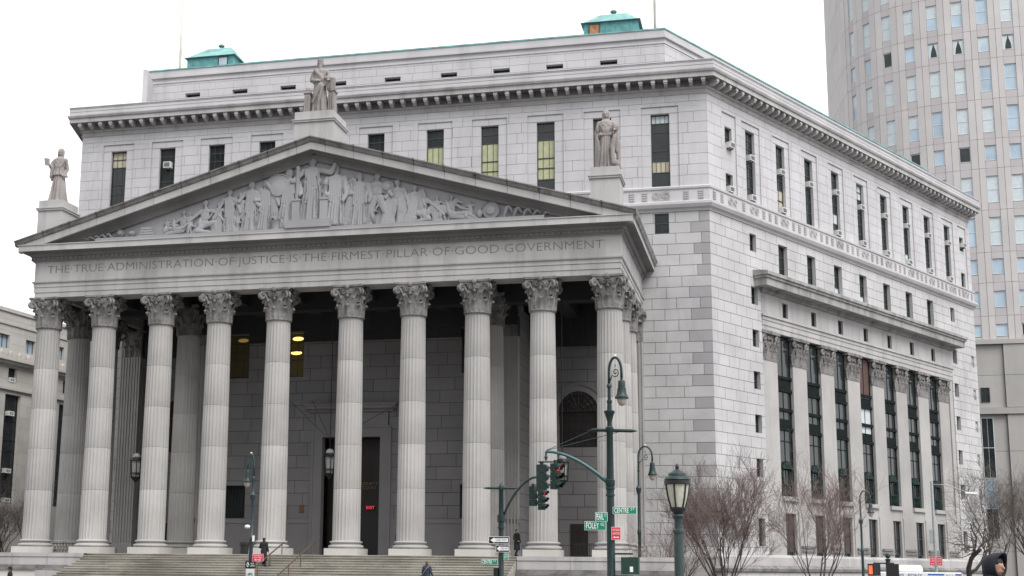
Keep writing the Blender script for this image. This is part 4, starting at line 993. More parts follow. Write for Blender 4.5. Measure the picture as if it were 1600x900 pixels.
def recl(kneel=False):
    b = MB()
    b.ell((.12,0,.52),(.15,.1,.2),10); b.ell((.1,0,.3),(.17,.1,.14),10); b.ell((.15,0,.68),(.17,.09,.09),10)
    b.cap((.15,0,.75),(.13,0,.85),.055,.05,8); head(b,(.12,-.02,.93),.085,(-.5,-1),hair=.3)
    if kneel:
        b.cap((.1,0,.28),(-.1,-.1,.1),.1,.08,8); b.cap((-.1,-.1,.1),(.3,-.02,.05),.07,.05,8); b.cap((.18,0,.28),(.45,-.1,.32),.1,.08,8); b.cap((.45,-.1,.32),(.5,-.05,.03),.07,.05,8)
        b.cap((.0,0,.7),(-.3,-.08,.45),.065,.05,8); b.cap((-.3,-.08,.45),(-.55,-.1,.2),.05,.04,8); b.cap((.3,0,.7),(.5,-.05,.6),.065,.05,8); b.cap((.5,-.05,.6),(.75,-.08,.35),.05,.04,8)
    else:
        b.cap((.1,0,.25),(-.45,-.08,.30),.11,.085,8); b.cap((-.45,-.08,.30),(-.85,-.05,.06),.075,.05,8); b.cap((.1,0,.2),(-.4,-.05,.12),.11,.085,8); b.cap((-.4,-.05,.12),(-.8,-.03,.04),.07,.05,8)
        b.cap((.28,0,.68),(.45,-.08,.4),.065,.05,8); b.cap((.45,-.08,.4),(.35,-.1,.08),.05,.045,8); b.cap((.0,0,.68),(-.25,-.06,.48),.065,.05,8); b.cap((-.25,-.06,.48),(-.5,-.1,.42),.05,.04,8)
    return b
random.seed(21)
rel('relief_figure', recl(), -9.5, 23.4, 1.72); rel('relief_figure', recl(True), -8.0, 23.42, 2.3)
rel('relief_figure', std(True,-.08,(-.4,-.1,.35),(.2,-.1,.45),2), -5.75, 23.4, 3.0); rel('relief_figure', std(True,0,(-.25,-.1,.6),(.1,-.15,.6),3), -4.4, 23.4, 3.5); rel('relief_figure', std(True,.02,(-.1,-.15,.5),(.3,-.1,.5),4), -3.45, 23.4, 3.5)
rel('relief_figure', std(True,.0,(-.35,-.1,.75),(.2,-.15,.55),5), -1.75, 23.4, 4.2); rel('relief_figure', std(True,.0,(-.3,-.12,.62),(.36,-.12,.82),6), -.15, 23.9, 4.5); rel('relief_figure', std(True,0,(-.12,-.15,.5),(.15,-.15,.4),7), 1.5, 23.5, 4.2)
rel('relief_figure', std(True,.0,(-.1,-.1,.6),(.2,-.1,.45),8), 3.15, 23.4, 3.65); rel('relief_figure', std(False,.0,(-.2,-.1,.45),(.3,-.12,.55),9,.12), 4.35, 23.4, 3.55); rel('relief_figure', std(False,.0,(-.25,-.1,.6),(.25,-.1,.42),10,.03), 5.75, 23.4, 3.0)
rel('relief_figure', std(True,.12,(.0,-.1,.4),(.4,-.1,.45),11), 6.6, 23.4, 2.55); rel('relief_figure', recl(True), 7.7, 23.42, 2.2, -1); rel('relief_figure', recl(), 9.6, 23.4, 1.75, -1)
for k, (x, h, fl) in enumerate(((-6.85,2.15,1),(-5.05,2.75,-1),(-3.9,3.0,1),(-2.95,2.9,1),(-.75,3.5,1),(.45,3.5,-1),(2.45,3.2,1),(3.75,2.9,-1),(5.1,2.55,1),(6.2,2.45,-1),(7.15,2.2,1),(8.5,1.75,-1),(10.55,1.35,1),(-8.9,1.6,1),(-10.4,1.25,-1))):
    rel('relief_figure', std(k % 3 != 1,.05,(-.3,-.1,.45+.1*(k % 4)),(.26,-.1,.7-.1*(k % 3)),30+k), x, 23.4, h, fl, .042, .3)
for k in range(26):                          # drapery and foliage carved between the figures
    x = -10.8+k*.88; h = min(2.2, (rake_z(x)-1.5-23.4)*random.uniform(.35,.8)); mb = MB(); q = random.uniform(-.3,.3)
    mb.tube([(x,-.72,23.45),(x+q*.6,-.78,23.4+h*.4),(x+q,-.8,23.4+h*.75),(x+q*1.6,-.76,23.4+h)],[.12,.2,.17,.05],7); mb.tube([(x+q*.6,-.78,23.4+h*.4),(x+q*.6+.25,-.82,23.4+h*.62),(x+q*.6+.4,-.78,23.4+h*.5)],[.1,.12,.04],6); mb.build('relief_drapery', G_RELIEF, CH, True)
b = MB()                                     # horse between the figures on the right
b.ell((0,0,.55),(.5,.16,.24),12); b.ell((-.42,0,.62),(.2,.14,.22),10); b.cap((.4,0,.65),(.66,0,.95),.17,.11,10); b.cap((.66,0,.98),(.9,-.02,.82),.1,.06,8)
for x,y in ((-.45,-.05),(-.3,.05),(.3,-.05),(.42,.05)): b.cap((x,y,.45),(x+.05,y,.22),.075,.05,8); b.cap((x+.05,y,.22),(x,y,.02),.045,.04,8)
b.cap((-.6,0,.65),(-.75,0,.25),.06,.03,6)
rel('relief_horse', b, 8.75, 23.42, 1.45)
def disc(name, x, z, r, rings=3, y=-.78):
    mb = MB(); b0 = 0; mb.lathe([(r,0),(r,.10),(r*.93,.16),(r*.88,.11),(r*.55,.16),(r*.5,.24),(r*.3,.26),(r*.01,.3)], 32); mb.tf(Matrix.Translation((x,y,z)) @ Matrix.Rotation(R(90),4,'X')); mb.build(name, G_RELIEF, CH, 40)
disc('relief_shield', -2.5, 26.25, 1.05); disc('relief_shield', 5.05, 25.95, .5); disc('relief_shield', 12.0, 24.0, .58); disc('relief_shield',-13.9,23.78,.3); disc('relief_shield',-13.05,23.74,.26)
def wing(x, z, h, flip):
    mb = MB()
    for k in range(9):
        t = k/8; a = R(80-85*t); L = h*(.75+.25*math.sin(t*3)); p0 = V((0,-.05,0)); p1 = V((math.cos(a)*L*.55*flip,-.1-.01*k,-math.sin(a)*L*.2+L*.35)); p2 = V((math.cos(a)*L*.62*flip+.05*flip,-.08,-L*.35*(1-t)-.1)); mb.tube([p0,p0.lerp(p1,.6),p1,p1.lerp(p2,.5),p2],[.1,.12,.13,.12,.05],6)
    mb.tf(Matrix.Translation((x,-.75,z))); mb.build('relief_wing', G_RELIEF, CH, 50)
wing(1.9,26.0,1.9,1); wing(-2.0,26.0,1.6,-1); wing(6.9,25.2,1.2,1)
for x, z1, w_ in ((-1.12,27.4,.16),(.82,26.3,.18)):
    mb = MB(); mb.box(x-.26,x+.26,-1.25,-.721,23.9,25.25); mb.box(x-.3,x+.3,-1.29,-.721,25.251,25.38); mb.lathe([(w_,0),(w_*.9,(z1-25.38)*.9),(w_*1.3,z1-25.38)], 12, (x,-.95,25.381)); mb.ell((x,-.95,z1+.15),(.17,.17,.2),8); mb.build('relief_pillar', G_RELIEF, CH, 40)
mb = MB(); mb.lathe([(.3,0),(.34,.5),(.42,.6)],14,(-2.55,-.98,23.4)); [mb.tube([(-2.55,-1.0,24.0),(-2.55+.3*math.cos(a)*.6,-1.05,24.25),(-2.55+.5*math.cos(a),-1.0,24.0+.5*abs(math.sin(a))+.2)],[.05,.05,.03],5) for a in [k*.39 for k in range(9)]]; mb.build('relief_urn', G_RELIEF, CH, 40)
for k in range(4):
    mb = MB(); mb.box(-12.4+.06*k,-11.3-.08*k,-1.12,-.722,23.385+k*.17,23.52+k*.17); mb.build('relief_book', G_RELIEF, CH)
for k in range(5):                           # scrolling leaves tapering into the corners
    for s in (-1,1):
        x = s*(13.1+k*.62) if s > 0 else -(14.7+k*.45); h = .75-.12*k if s > 0 else .35-.05*k
        if h < .08: continue
        mb = MB(); mb.tube([(x+s*(-.25+.5*t)*1.1, -.9-.1*math.sin(t*3.1), 23.38+h*math.sin(t*2.6)) for t in [i/8 for i in range(9)]], [.05+.10*h*math.sin(math.pi*i/8) for i in range(9)], 6); mb.build('relief_leaf', G_RELIEF, CH, 50)
# ---- living people
def person(label, loc, rz, H, pose, coat, legs, hair_m, coat_len=.48, hat=None, bag=None, hood=False, group=None, cat='person', vox=.014):
    T = thing('person', label, cat, loc, rz, group); k = H/1.75
    sk = lambda p: V(p)*k
    P = dict(hipL=(-.09,0,.92), hipR=(.09,0,.92), kneeL=(-.10,-.03,.50), kneeR=(.10,-.03,.50), ankL=(-.10,.02,.09), ankR=(.10,.02,.09), chest=(0,0,1.32), neck=(0,.01,1.47), head=(0,-.01,1.62), shL=(-.19,.01,1.41), shR=(.19,.01,1.41), elL=(-.26,.03,1.13), elR=(.26,.03,1.13), wrL=(-.25,-.10,.90), wrR=(.25,-.10,.90))
    P.update(pose); P = {a: sk(b) for a,b in P.items()}
    b = MB(); b.cap(P['neck'],P['head']-V((0,0,.08*k)),.055*k,.055*k); head(b,P['head'],.108*k,(0,-1))
    for s in 'LR':
        d = (P['wr'+s]-P['el'+s]).normalized(); b.cap(P['el'+s],P['wr'+s],.042*k,.030*k); hand(b,P['wr'+s]+d*.02*k,d,(1 if s == 'R' else -1,0,0),.045*k)
        b.cap(P['ank'+s],P['knee'+s],.04*k,.05*k)
    b.cap(P['hipL'],P['hipR'],.12*k,.12*k); b.cap((P['hipL']+P['hipR'])/2,P['chest'],.12*k,.13*k); b.cap(P['chest'],P['neck'],.10*k,.06*k)
    for s in 'LR': b.cap(P['hip'+s],P['knee'+s],.07*k,.052*k); b.cap(P['chest'],P['sh'+s],.07*k,.06*k); b.cap(P['sh'+s],P['el'+s],.05*k,.042*k)
    remesh(b,'body',SKIN,vox*.8,T)
    b = MB()
    for s in 'LR': b.cap(P['hip'+s],P['knee'+s],.10*k,.075*k); b.cap(P['knee'+s],P['ank'+s],.075*k,.062*k)
    b.cap(P['hipL'],P['hipR'],.135*k,.135*k); remesh(b,'trousers',legs,vox,T)
    b = MB()
    for s in 'LR': a = P['ank'+s]; b.cap(a+V((0,.03*k,-.045*k)),a+V((0,-.14*k,-.055*k)),.05*k,.045*k)
    remesh(b,'shoes',C_BLACK,vox,T)
    b = MB(); hip = (P['hipL']+P['hipR'])/2; ch = P['chest']; zt = hip.z
    b.ell((hip+ch)/2+V((0,0,.02)),(.20*k,.15*k,.30*k),14); b.ell(ch+V((0,.01,.02*k)),(.22*k,.15*k,.20*k),14); b.cap(P['shL'],P['shR'],.085*k,.085*k)
    skb = MB(); z_lo = max(.25*k, zt-(coat_len-.25)*k)
    skirt(b, z_lo, zt+.1*k, .23*k, .19*k, 7, .05, 40, hip.x, hip.y, .8, 4)
    for s in 'LR':
        b.cap(P['sh'+s],P['el'+s],.078*k,.066*k); b.cap(P['el'+s],P['el'+s].lerp(P['wr'+s],.88),.064*k,.052*k)
    b.cap(P['chest']+V((0,0,.08*k)),P['neck'],.12*k,.075*k)
    if hood: pass
    remesh(b,'coat',coat,vox,T)
    if not hood:
        b = MB(); h = P['head']; b.ell(h+V((0,.03*k,.045*k)),(.098*k,.105*k,.095*k),12); b.ell(h+V((0,.06*k,-.03*k)),(.085*k,.06*k,.10*k),10); remesh(b,'hair',hair_m,vox*.8,T)
    else:
        b = MB(); h = P['head']; n = 28; prof = [(-.045,.128,.118),(0,.140,.135),(.05,.150,.148),(.10,.148,.145),(.15,.128,.125),(.185,.08,.08),(.2,.01,.01)]
        # shell round the head, open at the face, brim leaning forward
        rings = [(-.155,.150,-.20,.03),(-.125,.165,-.10,.025),(-.07,.162,.0,.02),(.0,.155,.07,.015),(.07,.128,.125,.01),(.11,.07,.150,.0)]
        ang0, ang1 = R(-58), R(238)
        for (y, rr, zz, _) in rings: pass
        outer = []
        m_ = 9
        for i in range(m_):
            t = i/(m_-1); y = -.07+t*.235; r = .138*math.sqrt(max(.02,1-(max(0,t-.25)/.78)**2)); cz = .02-.02*t
            outer.append((y,r,cz))
        b0 = len(b.v)
        for sh in (1.0,.90):
            for i, (y,r,cz) in enumerate(outer):
                for j in range(n):
                    a = R(-62)+(R(304))*j/(n-1); q = V((r*sh*math.cos(a)*.88, y-(.055*max(0,math.sin(a))**1.5*(1-i/3) if i < 3 else 0), cz+r*sh*math.sin(a)*1.08)); q = h+q*k; b.v.append((q.x,q.y,q.z))
        N1 = m_*n
        for i in range(m_-1):
            for j in range(n-1):
                a = b0+i*n+j; b.f.append((a,a+n,a+n+1,a+1)); c = a+N1; b.f.append((c,c+1,c+n+1,c+n))
        for j in range(n-1): a = b0+j; b.f.append((a,a+1,a+1+N1,a+N1))
        b.build('hood',coat,T,True)
        b = MB(); b.ell(P['neck']+V((0,0,-.01)),(.15*k,.14*k,.085*k),14); b.ell(h+V((0,.085*k,-.05*k)),(.115*k,.07*k,.14*k),12); remesh(b,'collar',coat,vox,T)
        b = MB(); b.ell(h+V((0,.02*k,.05*k)),(.102*k,.105*k,.09*k),12); remesh(b,'hair',hair_m,vox*.8,T)
    if hat:
        b = MB(); h = P['head']+V((0,0,.06*k)); b.lathe([(.19,0),(.19,.012),(.11,.02),(.105,.12),(.07,.14),(.01,.13)],20,h); b.build('hat',hat,T,40)
    if bag:
        b = MB(); b.tube([P['shL']+V((-.0,.10,.06)), P['chest']+V((0,.175,-.02)), P['hipR']+V((.1,.16,.1)), P['hipR']+V((.16,.1,-.02))], .022*k, 6); b.tube([P['shL']+V((0,.1,.06)),P['shL']+V((.0,-.08,.05)),P['chest']+V((.05,-.16,-.1)),P['hipR']+V((.16,-.05,0))],.02*k,6); b.build('bag_strap',C_GREY,T,True)
        b = MB(); b.box(.10,.27,-.14,.19,.74,.98); b.build('bag',bag,T)
    return T
person('person in a dark jacket with a grey cross-body bag strap climbing the steps',(10.0,-8.3,.112),R(168),1.76,dict(kneeR=(.1,-.18,.56),ankR=(.1,-.06,.25),wrL=(-.30,-.12,.95),wrR=(.28,-.10,.92)),C_NAVY,C_JEAN,HAIR,.42,bag=C_NAVY)
person('person in a long black coat seen from behind near the top of the steps',(-1.32,-4.3,1.46),R(172),1.74,dict(kneeR=(.1,-.16,.56),ankR=(.1,-.08,.22),elR=(.29,.0,1.16),wrR=(.24,-.20,1.12)),C_BLACK,C_BLACK,HAIRB,.85)
person('person in dark clothes walking between the columns above the one-way signs',(13.35,.9,Z0),R(60),1.68,dict(kneeL=(-.1,-.15,.5),ankL=(-.1,.02,.12),kneeR=(.1,.05,.5),ankR=(.1,.22,.12),wrL=(-.2,-.25,1.0)),C_BLACK,C_JEAN,HAIRB,.75)
person('person in a black wide-brimmed hat and black coat at the bottom left corner',(-14.05,-11.5,-.42),R(-40),1.70,{},C_BLACK,C_BLACK,HAIRB,.8,hat=C_BLACK)
person('person in a dark hooded jacket close to the camera at the bottom right corner',(31.74,-63.9,.0),R(48),1.83,dict(elR=(.24,-.10,1.15),wrR=(.16,-.34,1.30)),C_HOOD,C_JEAN,HAIRB,.5,hood=True)
# ---- air conditioners
def air_con(label, fr, u, z, d=.0, w=.66, h=.44, group='air conditioners in the side windows'):
    T = thing('air_conditioner', label, 'air conditioner', fr.p(u,0,z), fr.a, group)
    MB().box(-w/2,w/2,-d-.30,-d+.35,0,h).build('housing', ACW, T)
    b = MB(); b.box(-w/2+.06,w/2-.06,-d-.306,-d-.301,.06,h-.06)
    for k in range(4): b.box(-w/2+.06,w/2-.06,-d-.318,-d-.3065,.09+k*.075,.115+k*.075)
    b.build('grille', ACG, T)
    b = MB(); [b.hexa([(x-.02,-d-.25,-.03),(x+.02,-d-.25,-.03),(x+.02,-d+.2,-.2),(x-.02,-d+.2,-.2),(x-.02,-d-.25,-.001),(x+.02,-d-.25,-.001),(x+.02,-d+.2,-.001),(x-.02,-d+.2,-.001)]) for x in (-.2,.2)]; b.build('bracket', ACG, T)
ORD = ('first','second','third','fourth','fifth','sixth','seventh','eighth','ninth')
for i, c in enumerate(WR):
    air_con('air conditioner halfway up the %s tall side window from the corner' % ORD[i], RF, c-.1, (32.05,32.02,32.05,32.4,32.1,32.3,32.3,32.3,32.45)[i], -.1)
for i, c in enumerate(WR):
    if i in (2,): continue
    air_con('air conditioner at the foot of the %s tall side window from the corner' % ORD[i], RF, c-.05, 28.93, -.1)
air_con('air conditioner in the small top side window nearest the corner', RF, 3.1, 32.3, .0); air_con('air conditioner at the foot of the lower small side window nearest the corner', RF, 3.1, 28.93, -.15)
air_con('air conditioner in the small top side window at the far end', RF, 47.4, 32.9, .0)
air_con('white air conditioner in a front window above the left slope of the pediment', F, -17.45, 32.75, -.2, .62, .5, group='air conditioners in the front windows')
# ---- roof flagpoles
for x, y, lab in ((-23.1,26,'tall pale flagpole on the roof beside the left copper penthouse'), (20.6,24,'tall pale flagpole on the roof at the right corner')):
    T = thing('flagpole', lab, 'flagpole', (x,y,42.7), 0, 'roof flagpoles'); b = MB(); b.lathe([(.13,0),(.12,6),(.075,16)],10); b.build('pole', plain('pole_cream_%d' % int(x),(.62,.56,.50),.5,noise=.2,nscale=.7), T, True)
    b = MB(); b.lathe([(.22,0),(.22,.3),(.15,.35)],10); b.build('foot', STEEL, T); b = MB(); b.ell((0,0,16.1),(.16,.16,.16),10); b.build('ball', GOLD, T)
# ---- porch lanterns
def lantern(label, loc, top):
    T = thing('lantern', label, 'lantern', loc, 0, 'hanging porch lanterns')
    b = MB()
    for k in range(6):
        a = math.pi/3*k; b.tube([(.34*math.cos(a),.34*math.sin(a),.35),(.42*math.cos(a),.42*math.sin(a),1.55)],.035,5)
    for z, r in ((.35,.38),(.62,.40),(1.5,.46)): b.lathe([(r,0),(r,.07)],6,(0,0,z))
    b.lathe([(.02,0),(.12,.1),(.3,.3),(.34,.35)],6); b.lathe([(.44,1.57),(.34,1.72),(.30,1.74)],12)
    b.build('cage', IRON, T)
    b = MB(); b.lathe([(.24,.42),(.30,1.5)],12,caps=False); b.build('glass', MATS.get('lantern_pane') or plain('lantern_pane',(.42,.42,.40),.4), T, True)
    b = MB(); b.ell((0,0,1.82),(.28,.28,.24),12); b.build('dome', plain('lantern_dome',(.4,.4,.4),.4) if 'lantern_dome' not in MATS else MATS['lantern_dome'], T, True)
    b = MB(); b.tube([(0,0,2.0),(0,0,top-loc[2])],.03,5); b.build('chain', IRON, T)
    return T
L0 = lantern('large iron lantern hanging before the main door behind the central columns',(-.05,3.9,7.25),20.3)
b = MB()
for e in ((-5.2,3.9,6.6),(-2.9,4.4,5.9),(4.4,4.4,6.0)): b.tube([(0,0,2.6),e],.018,4)
b.build('guy_wire', IRON, L0)
lantern('iron lantern hanging in the right end bay behind the traffic lights',(15.75,3.9,6.7),20.3); lantern('iron lantern mostly hidden between the left columns',(-14.25,3.9,7.1),20.3)
# ---- railings
def railing(label, x0, x1, y, z, h):
    T = thing('iron_railing', label, 'railing', (x0,y,z)); b = MB()
    b.box(0,x1-x0,-.02,.02,h-.05,h); b.box(0,x1-x0,-.02,.02,.08,.12); tr = b.build('rail', IRON, T)
    n = int((x1-x0)/.13)
    for k in range(n+1):
        q = MB(); x = (x1-x0)*k/n; q.box(x-.012,x+.012,-.012,.012,.0,h-.051); q.build('bar', IRON, T)
railing('black iron railing between the two rightmost front columns',17.0,18.2,.4,Z0,.82)
T = thing('stone_balustrade','dark weathered balustrade between the two leftmost front columns','balustrade',(-18.4,.5,Z0))
b = MB(); b.box(0,2.1,-.12,.12,.68,.82); b.box(0,2.1,-.12,.12,0,.1); b.build('rail', G_CAP, T)
BAL = MB().lathe([(.06,.1),(.10,.3),(.05,.5),(.08,.68)],8).mesh('baluster', G_CAP, True)
for k in range(9): link('baluster', BAL, T, (.12+k*.23,0,0))
def handrail(label, x):
    T = thing('handrail', label, 'handrail', (x,-1.9,Z0)); b = MB(); k = RISE/RUN
    b.tube([(0,.15,.70),(0,0,.74),(0,-8.8,.74-8.8*k),(0,-8.95,.66-8.8*k)],.045,8); b.build('rail', RAILB, T, True)
    for q in range(5):
        y = -.25-q*2.0; p = MB(); p.tube([(0,y,y*k-.25),(0,y,y*k+.73)],.03,6); p.build('post', RAILB, T)
handrail('thin bronze handrail on the steps left of the main door, nearer the middle',1.0); handrail('thin bronze handrail on the steps behind the person in the long black coat',-.97)
T = thing('rubbish_bin','black cylindrical rubbish bin at the top of the steps','bin',(-3.55,-1.95,Z0-.006)); b = MB(); b.lathe([(.25,0),(.27,.1),(.29,.55)],16); b.build('drum', IRON, T, 40); b = MB(); b.lathe([(.33,.551),(.34,.6),(.33,.72),(.26,.76)],16); b.build('lid', BLACK, T, 40)
# ================================================================== STREET FURNITURE
def sign(T, name, mat, w, h, loc, rz=0, border=None, edge=.02, th=.012):
    o = empty(name, T, loc, rz) if False else None
    b = MB(); b.box(-w/2,w/2,-th/2,th/2,-h/2,h/2); s = b.build(name, border or mat, T, loc=loc, rz=rz)
    if border:
        b = MB(); b.box(-w/2+edge,w/2-edge,-th/2-.004,-th/2-.0005,-h/2+edge,h/2-edge); b.build('face', mat, s)
    return s
def words(s, txt, size, mat, x=0, z=0, **k):
    k.setdefault('extrude',.002); return text_on('lettering', txt, size, mat, s, (x,-.0135,z), **k)
def street_sign(T, nm, suf, w, h, loc, rz=0):
    s = sign(T,'street_name_sign',SIGN_G,w,h,loc,rz,WHITE,.012)
    me = text_mesh(nm, h*.98, WHITE, extrude=.002, align='LEFT', offset=.002); xs = [v.co.x for v in me.vertices]; L = max(xs)-min(xs); me.transform(Matrix.Diagonal((w*.60/L,1,1,1))); link('lettering', me, s, (-w*.44,-.014,-.005), (R(90),0,0))
    me = text_mesh(suf, h*.5, WHITE, extrude=.002, align='LEFT'); xs = [v.co.x for v in me.vertices]; L = max(xs)-min(xs); me.transform(Matrix.Diagonal((w*.17/L,1,1,1))); link('lettering', me, s, (w*.24,-.014,h*.16), (R(90),0,0)); return s
def red_sign(T, w, h, loc, rz=0):
    s = sign(T,'parking_sign',RED,w,h,loc,rz,WHITE,.012); n = 0
    for t, z, q in (('NO STANDING',.26,.2),('ANYTIME',-.02,.2)):
        me = text_mesh(t, h*.26, WHITE, extrude=.002); xs = [v.co.x for v in me.vertices]; L = max(xs)-min(xs); me.transform(Matrix.Diagonal((w*.74/L,1,1,1))); link('lettering', me, s, (0,-.014,h*z), (R(90),0,0))
    b = MB(); zc = -h*.3; b.box(-w*.18,w*.18,-.0125,-.0105,zc-.012,zc+.012)
    for q in (-1,1): b.quad((q*w*.32,-.0125,zc),(q*w*.16,-.0125,zc+.04*(-q)),(q*w*.16,-.0125,zc-.04*(-q)))
    b.build('arrow', WHITE, s); return s
def signal_head(T, loc, rz, lit=0):
    o = empty('signal_head', T, loc, rz); b = MB()
    for k in range(3): b.box(-.15,.15,-.10,.12,-.305*(k+1)+.012,-.305*k)
    b.box(-.05,.05,-.04,.04,0,.12); b.build('housing', GREEN_D, o)
    for k in range(3):
        z = -.15-.305*k; v = MB(); n = 14
        for rr in (.125,.118):
            for yy in (-.10,-.34):
                for j in range(n+1):
                    a = R(-40)+R(260)*j/n; v.v.append((rr*math.cos(a), yy+(.10 if yy < -.2 and math.sin(a) < 0 else 0), z+rr*math.sin(a)))
        for base, fl in ((0,0),(2*(n+1),1)):
            for j in range(n): a = base+j; q = (a,a+1,a+n+2,a+n+1); v.f.append(q if not fl else tuple(reversed(q)))
        for j in range(n): a = n+1+j; v.f.append((a,a+1,a+1+2*(n+1),a+2*(n+1)))
        v.build('visor', GREEN_D, o)
        l = MB(); l.ell((0,-.105,z),(.11,.03,.11),12); l.build('lens', REDLIT if k == lit else DARKLENS, o)
    return o
def crook(T, x, ztop, zs, sgn, mat, sc=1.0, lamp_mat=None):
    """bishop's crook with scroll and hanging lamp; x = lamp offset"""
    lamp_mat = lamp_mat or mat
    w = abs(x); pts = [(0,0,zs)]; zc = ztop-.5*sc
    pts += [(0,0,zc-.25*sc)]
    for i in range(13):
        a = math.pi*(1-i/12); pts.append((sgn*(w/2+w/2*math.cos(a)),0,zc-.1*sc+(.6*sc)*math.sin(a)))
    pts += [(sgn*w,0,zc-.35*sc)]
    b = MB(); b.tube(pts, [.055*sc]*len(pts), 8)
    sp = [(sgn*(w*.52+(.15*sc*(1-t*.85))*math.cos(R(-150)+sgn*0+t*9)),0,zc-.12*sc+(.2*sc*(1-t*.85))*math.sin(R(-150)+t*9)) for t in [i/24 for i in range(25)]]
    b.tube([(sgn*.03,0,zc-.5*sc)]+sp, .022*sc, 6); b.tube([(sgn*w*.5,0,zc+.1*sc),(sgn*w*.5,0,zc+.22*sc)],.02*sc,6)
    o = b.build('crook', mat, T, True); b = MB(); b.ell((sgn*w*.5,0,ztop+.06*sc),(.07*sc,.07*sc,.06*sc),8); b.build('photocell', plain('photocell',(.7,.62,.55),.4) if 'photocell' not in MATS else MATS['photocell'], o)
    z1 = zc-.35*sc
    b = MB(); b.lathe([(.05,0),(.05,-.1),(.13,-.12),(.145,-.16),(.15,-.42),(.18,-.44),(.19,-.62),(.24,-.76),(.28,-.80),(.28,-.86),(.2,-.87)][::-1] if False else [(r_*sc,z_*sc) for r_,z_ in ((.2,-.87),(.28,-.86),(.28,-.80),(.24,-.76),(.19,-.62),(.175,-.44),(.15,-.42),(.142,-.16),(.125,-.12),(.05,-.1),(.05,0))], 18, (sgn*w,0,z1)); l = b.build('lamp_shade', lamp_mat, T, 40)
    b = MB(); b.ell((sgn*w,0,z1-.87*sc),(.2*sc,.2*sc,.3*sc),14); b.build('lamp_globe', LENS, l, True)
def pole(T, prof, mat, n=14, name='pole'):
    b = MB(); b.lathe(prof, n); return b.build(name, mat, T, 40)
# main signal post with crook lamp
GZ = -.87
T = thing('traffic_light_post','green corner post with hooked lamp, mast-arm traffic lights and street name signs','traffic light',(23.53,-35.1,GZ))
z = lambda q: q-GZ
pole(T,[(.30,0),(.30,.5),(.24,.55),(.2,.9),(.145,1.0),(.14,z(3.0)),(.13,z(4.05)),(.155,z(4.07)),(.155,z(4.13)),(.135,z(4.15)),(.135,z(4.28)),(.16,z(4.3)),(.16,z(4.36)),(.135,z(4.38)),(.165,z(4.45)),(.165,z(4.62)),(.13,z(4.64)),(.115,z(6.25)),(.14,z(6.3)),(.14,z(6.45)),(.09,z(6.5)),(.085,z(6.65)),(.15,z(6.9)),(.19,z(6.98)),(.19,z(7.03)),(.09,z(7.06)),(.075,z(7.3)),(.095,z(7.32)),(.095,z(7.4)),(.06,z(7.42)),(.055,z(7.85)),(.09,z(7.87)),(.09,z(7.95)),(.05,z(8.0))],GREEN)
crook(T,.44,z(8.93),z(7.98),1,GREEN,.86)
b = MB(); b.tube([(-.80,0,z(6.34)),(-.6,0,z(6.37)),(-.58,0,z(6.37)),(.80,0,z(6.32)),(.82,0,z(6.32)),(.97,0,z(6.31))],[.01,.045,.06,.06,.05,.01],8); b.build('cross_arm', GREEN, T, True)
P0, P1 = V((-.1,0,z(4.55))), V((-2.24,-.1,z(5.62)))
arc = [V((P0.x+(P1.x-P0.x)*t, P0.y+(P1.y-P0.y)*t, P0.z+(P1.z-P0.z)*math.sin(t*math.pi/2)**.95)) for t in [i/14 for i in range(15)]]
b = MB(); b.tube(arc, [.075-.03*i/14 for i in range(15)], 8); b.build('mast_arm', plain('mast_green',(.035,.10,.10),.35,noise=.15), T, True)
for e in ((-.62,0,z(6.36)),(.5,0,z(6.33))):
    b = MB(); b.tube([P1+V((0,0,.04)), V(e)], .011, 4); b.build('stay_wire', BLUEGREY, T)
b = MB(); b.tube([P1, P1-V((0,0,.32))], .035, 6); b.ell(P1-V((0,0,.2)),(.06,.06,.08),8); b.tube([P1+V((-.28,0,-.36)),P1+V((.34,0,-.36))],.03,6); b.build('hanger', GREEN_D, T)
signal_head(T, P1+V((-.16,.02,-.45)), R(148)); signal_head(T, P1+V((.34,-.04,-.42)), R(62))
street_sign(T,'CENTRE','ST',.82,.245,(.50,-.12,z(3.565)),R(4)); street_sign(T,'PEARL','ST',.42,.31,(-.30,-.155,z(3.345)),R(12)); street_sign(T,'FOLEY','SQ',.74,.30,(-.52,-.14,z(3.04)),R(4))
red_sign(T,.32,.44,(.2,-.15,z(2.78)),R(6))
b = MB(); b.box(.1,.75,-.05,.05,z(2.06),z(2.12)); b.box(.1,.75,-.05,.05,z(1.3),z(1.36)); b.build('bracket', GREEN_D, T); b = MB(); b.box(.36,.96,-.22,.2,z(1.40),z(1.98)); bx = b.build('control_box', plain('box_green',(.014,.045,.035),.5,noise=.2,nscale=6), T)
b = MB(); b.box(.66,.77,-.226,-.2205,z(1.48),z(1.66)); b.build('label', WHITE, bx)
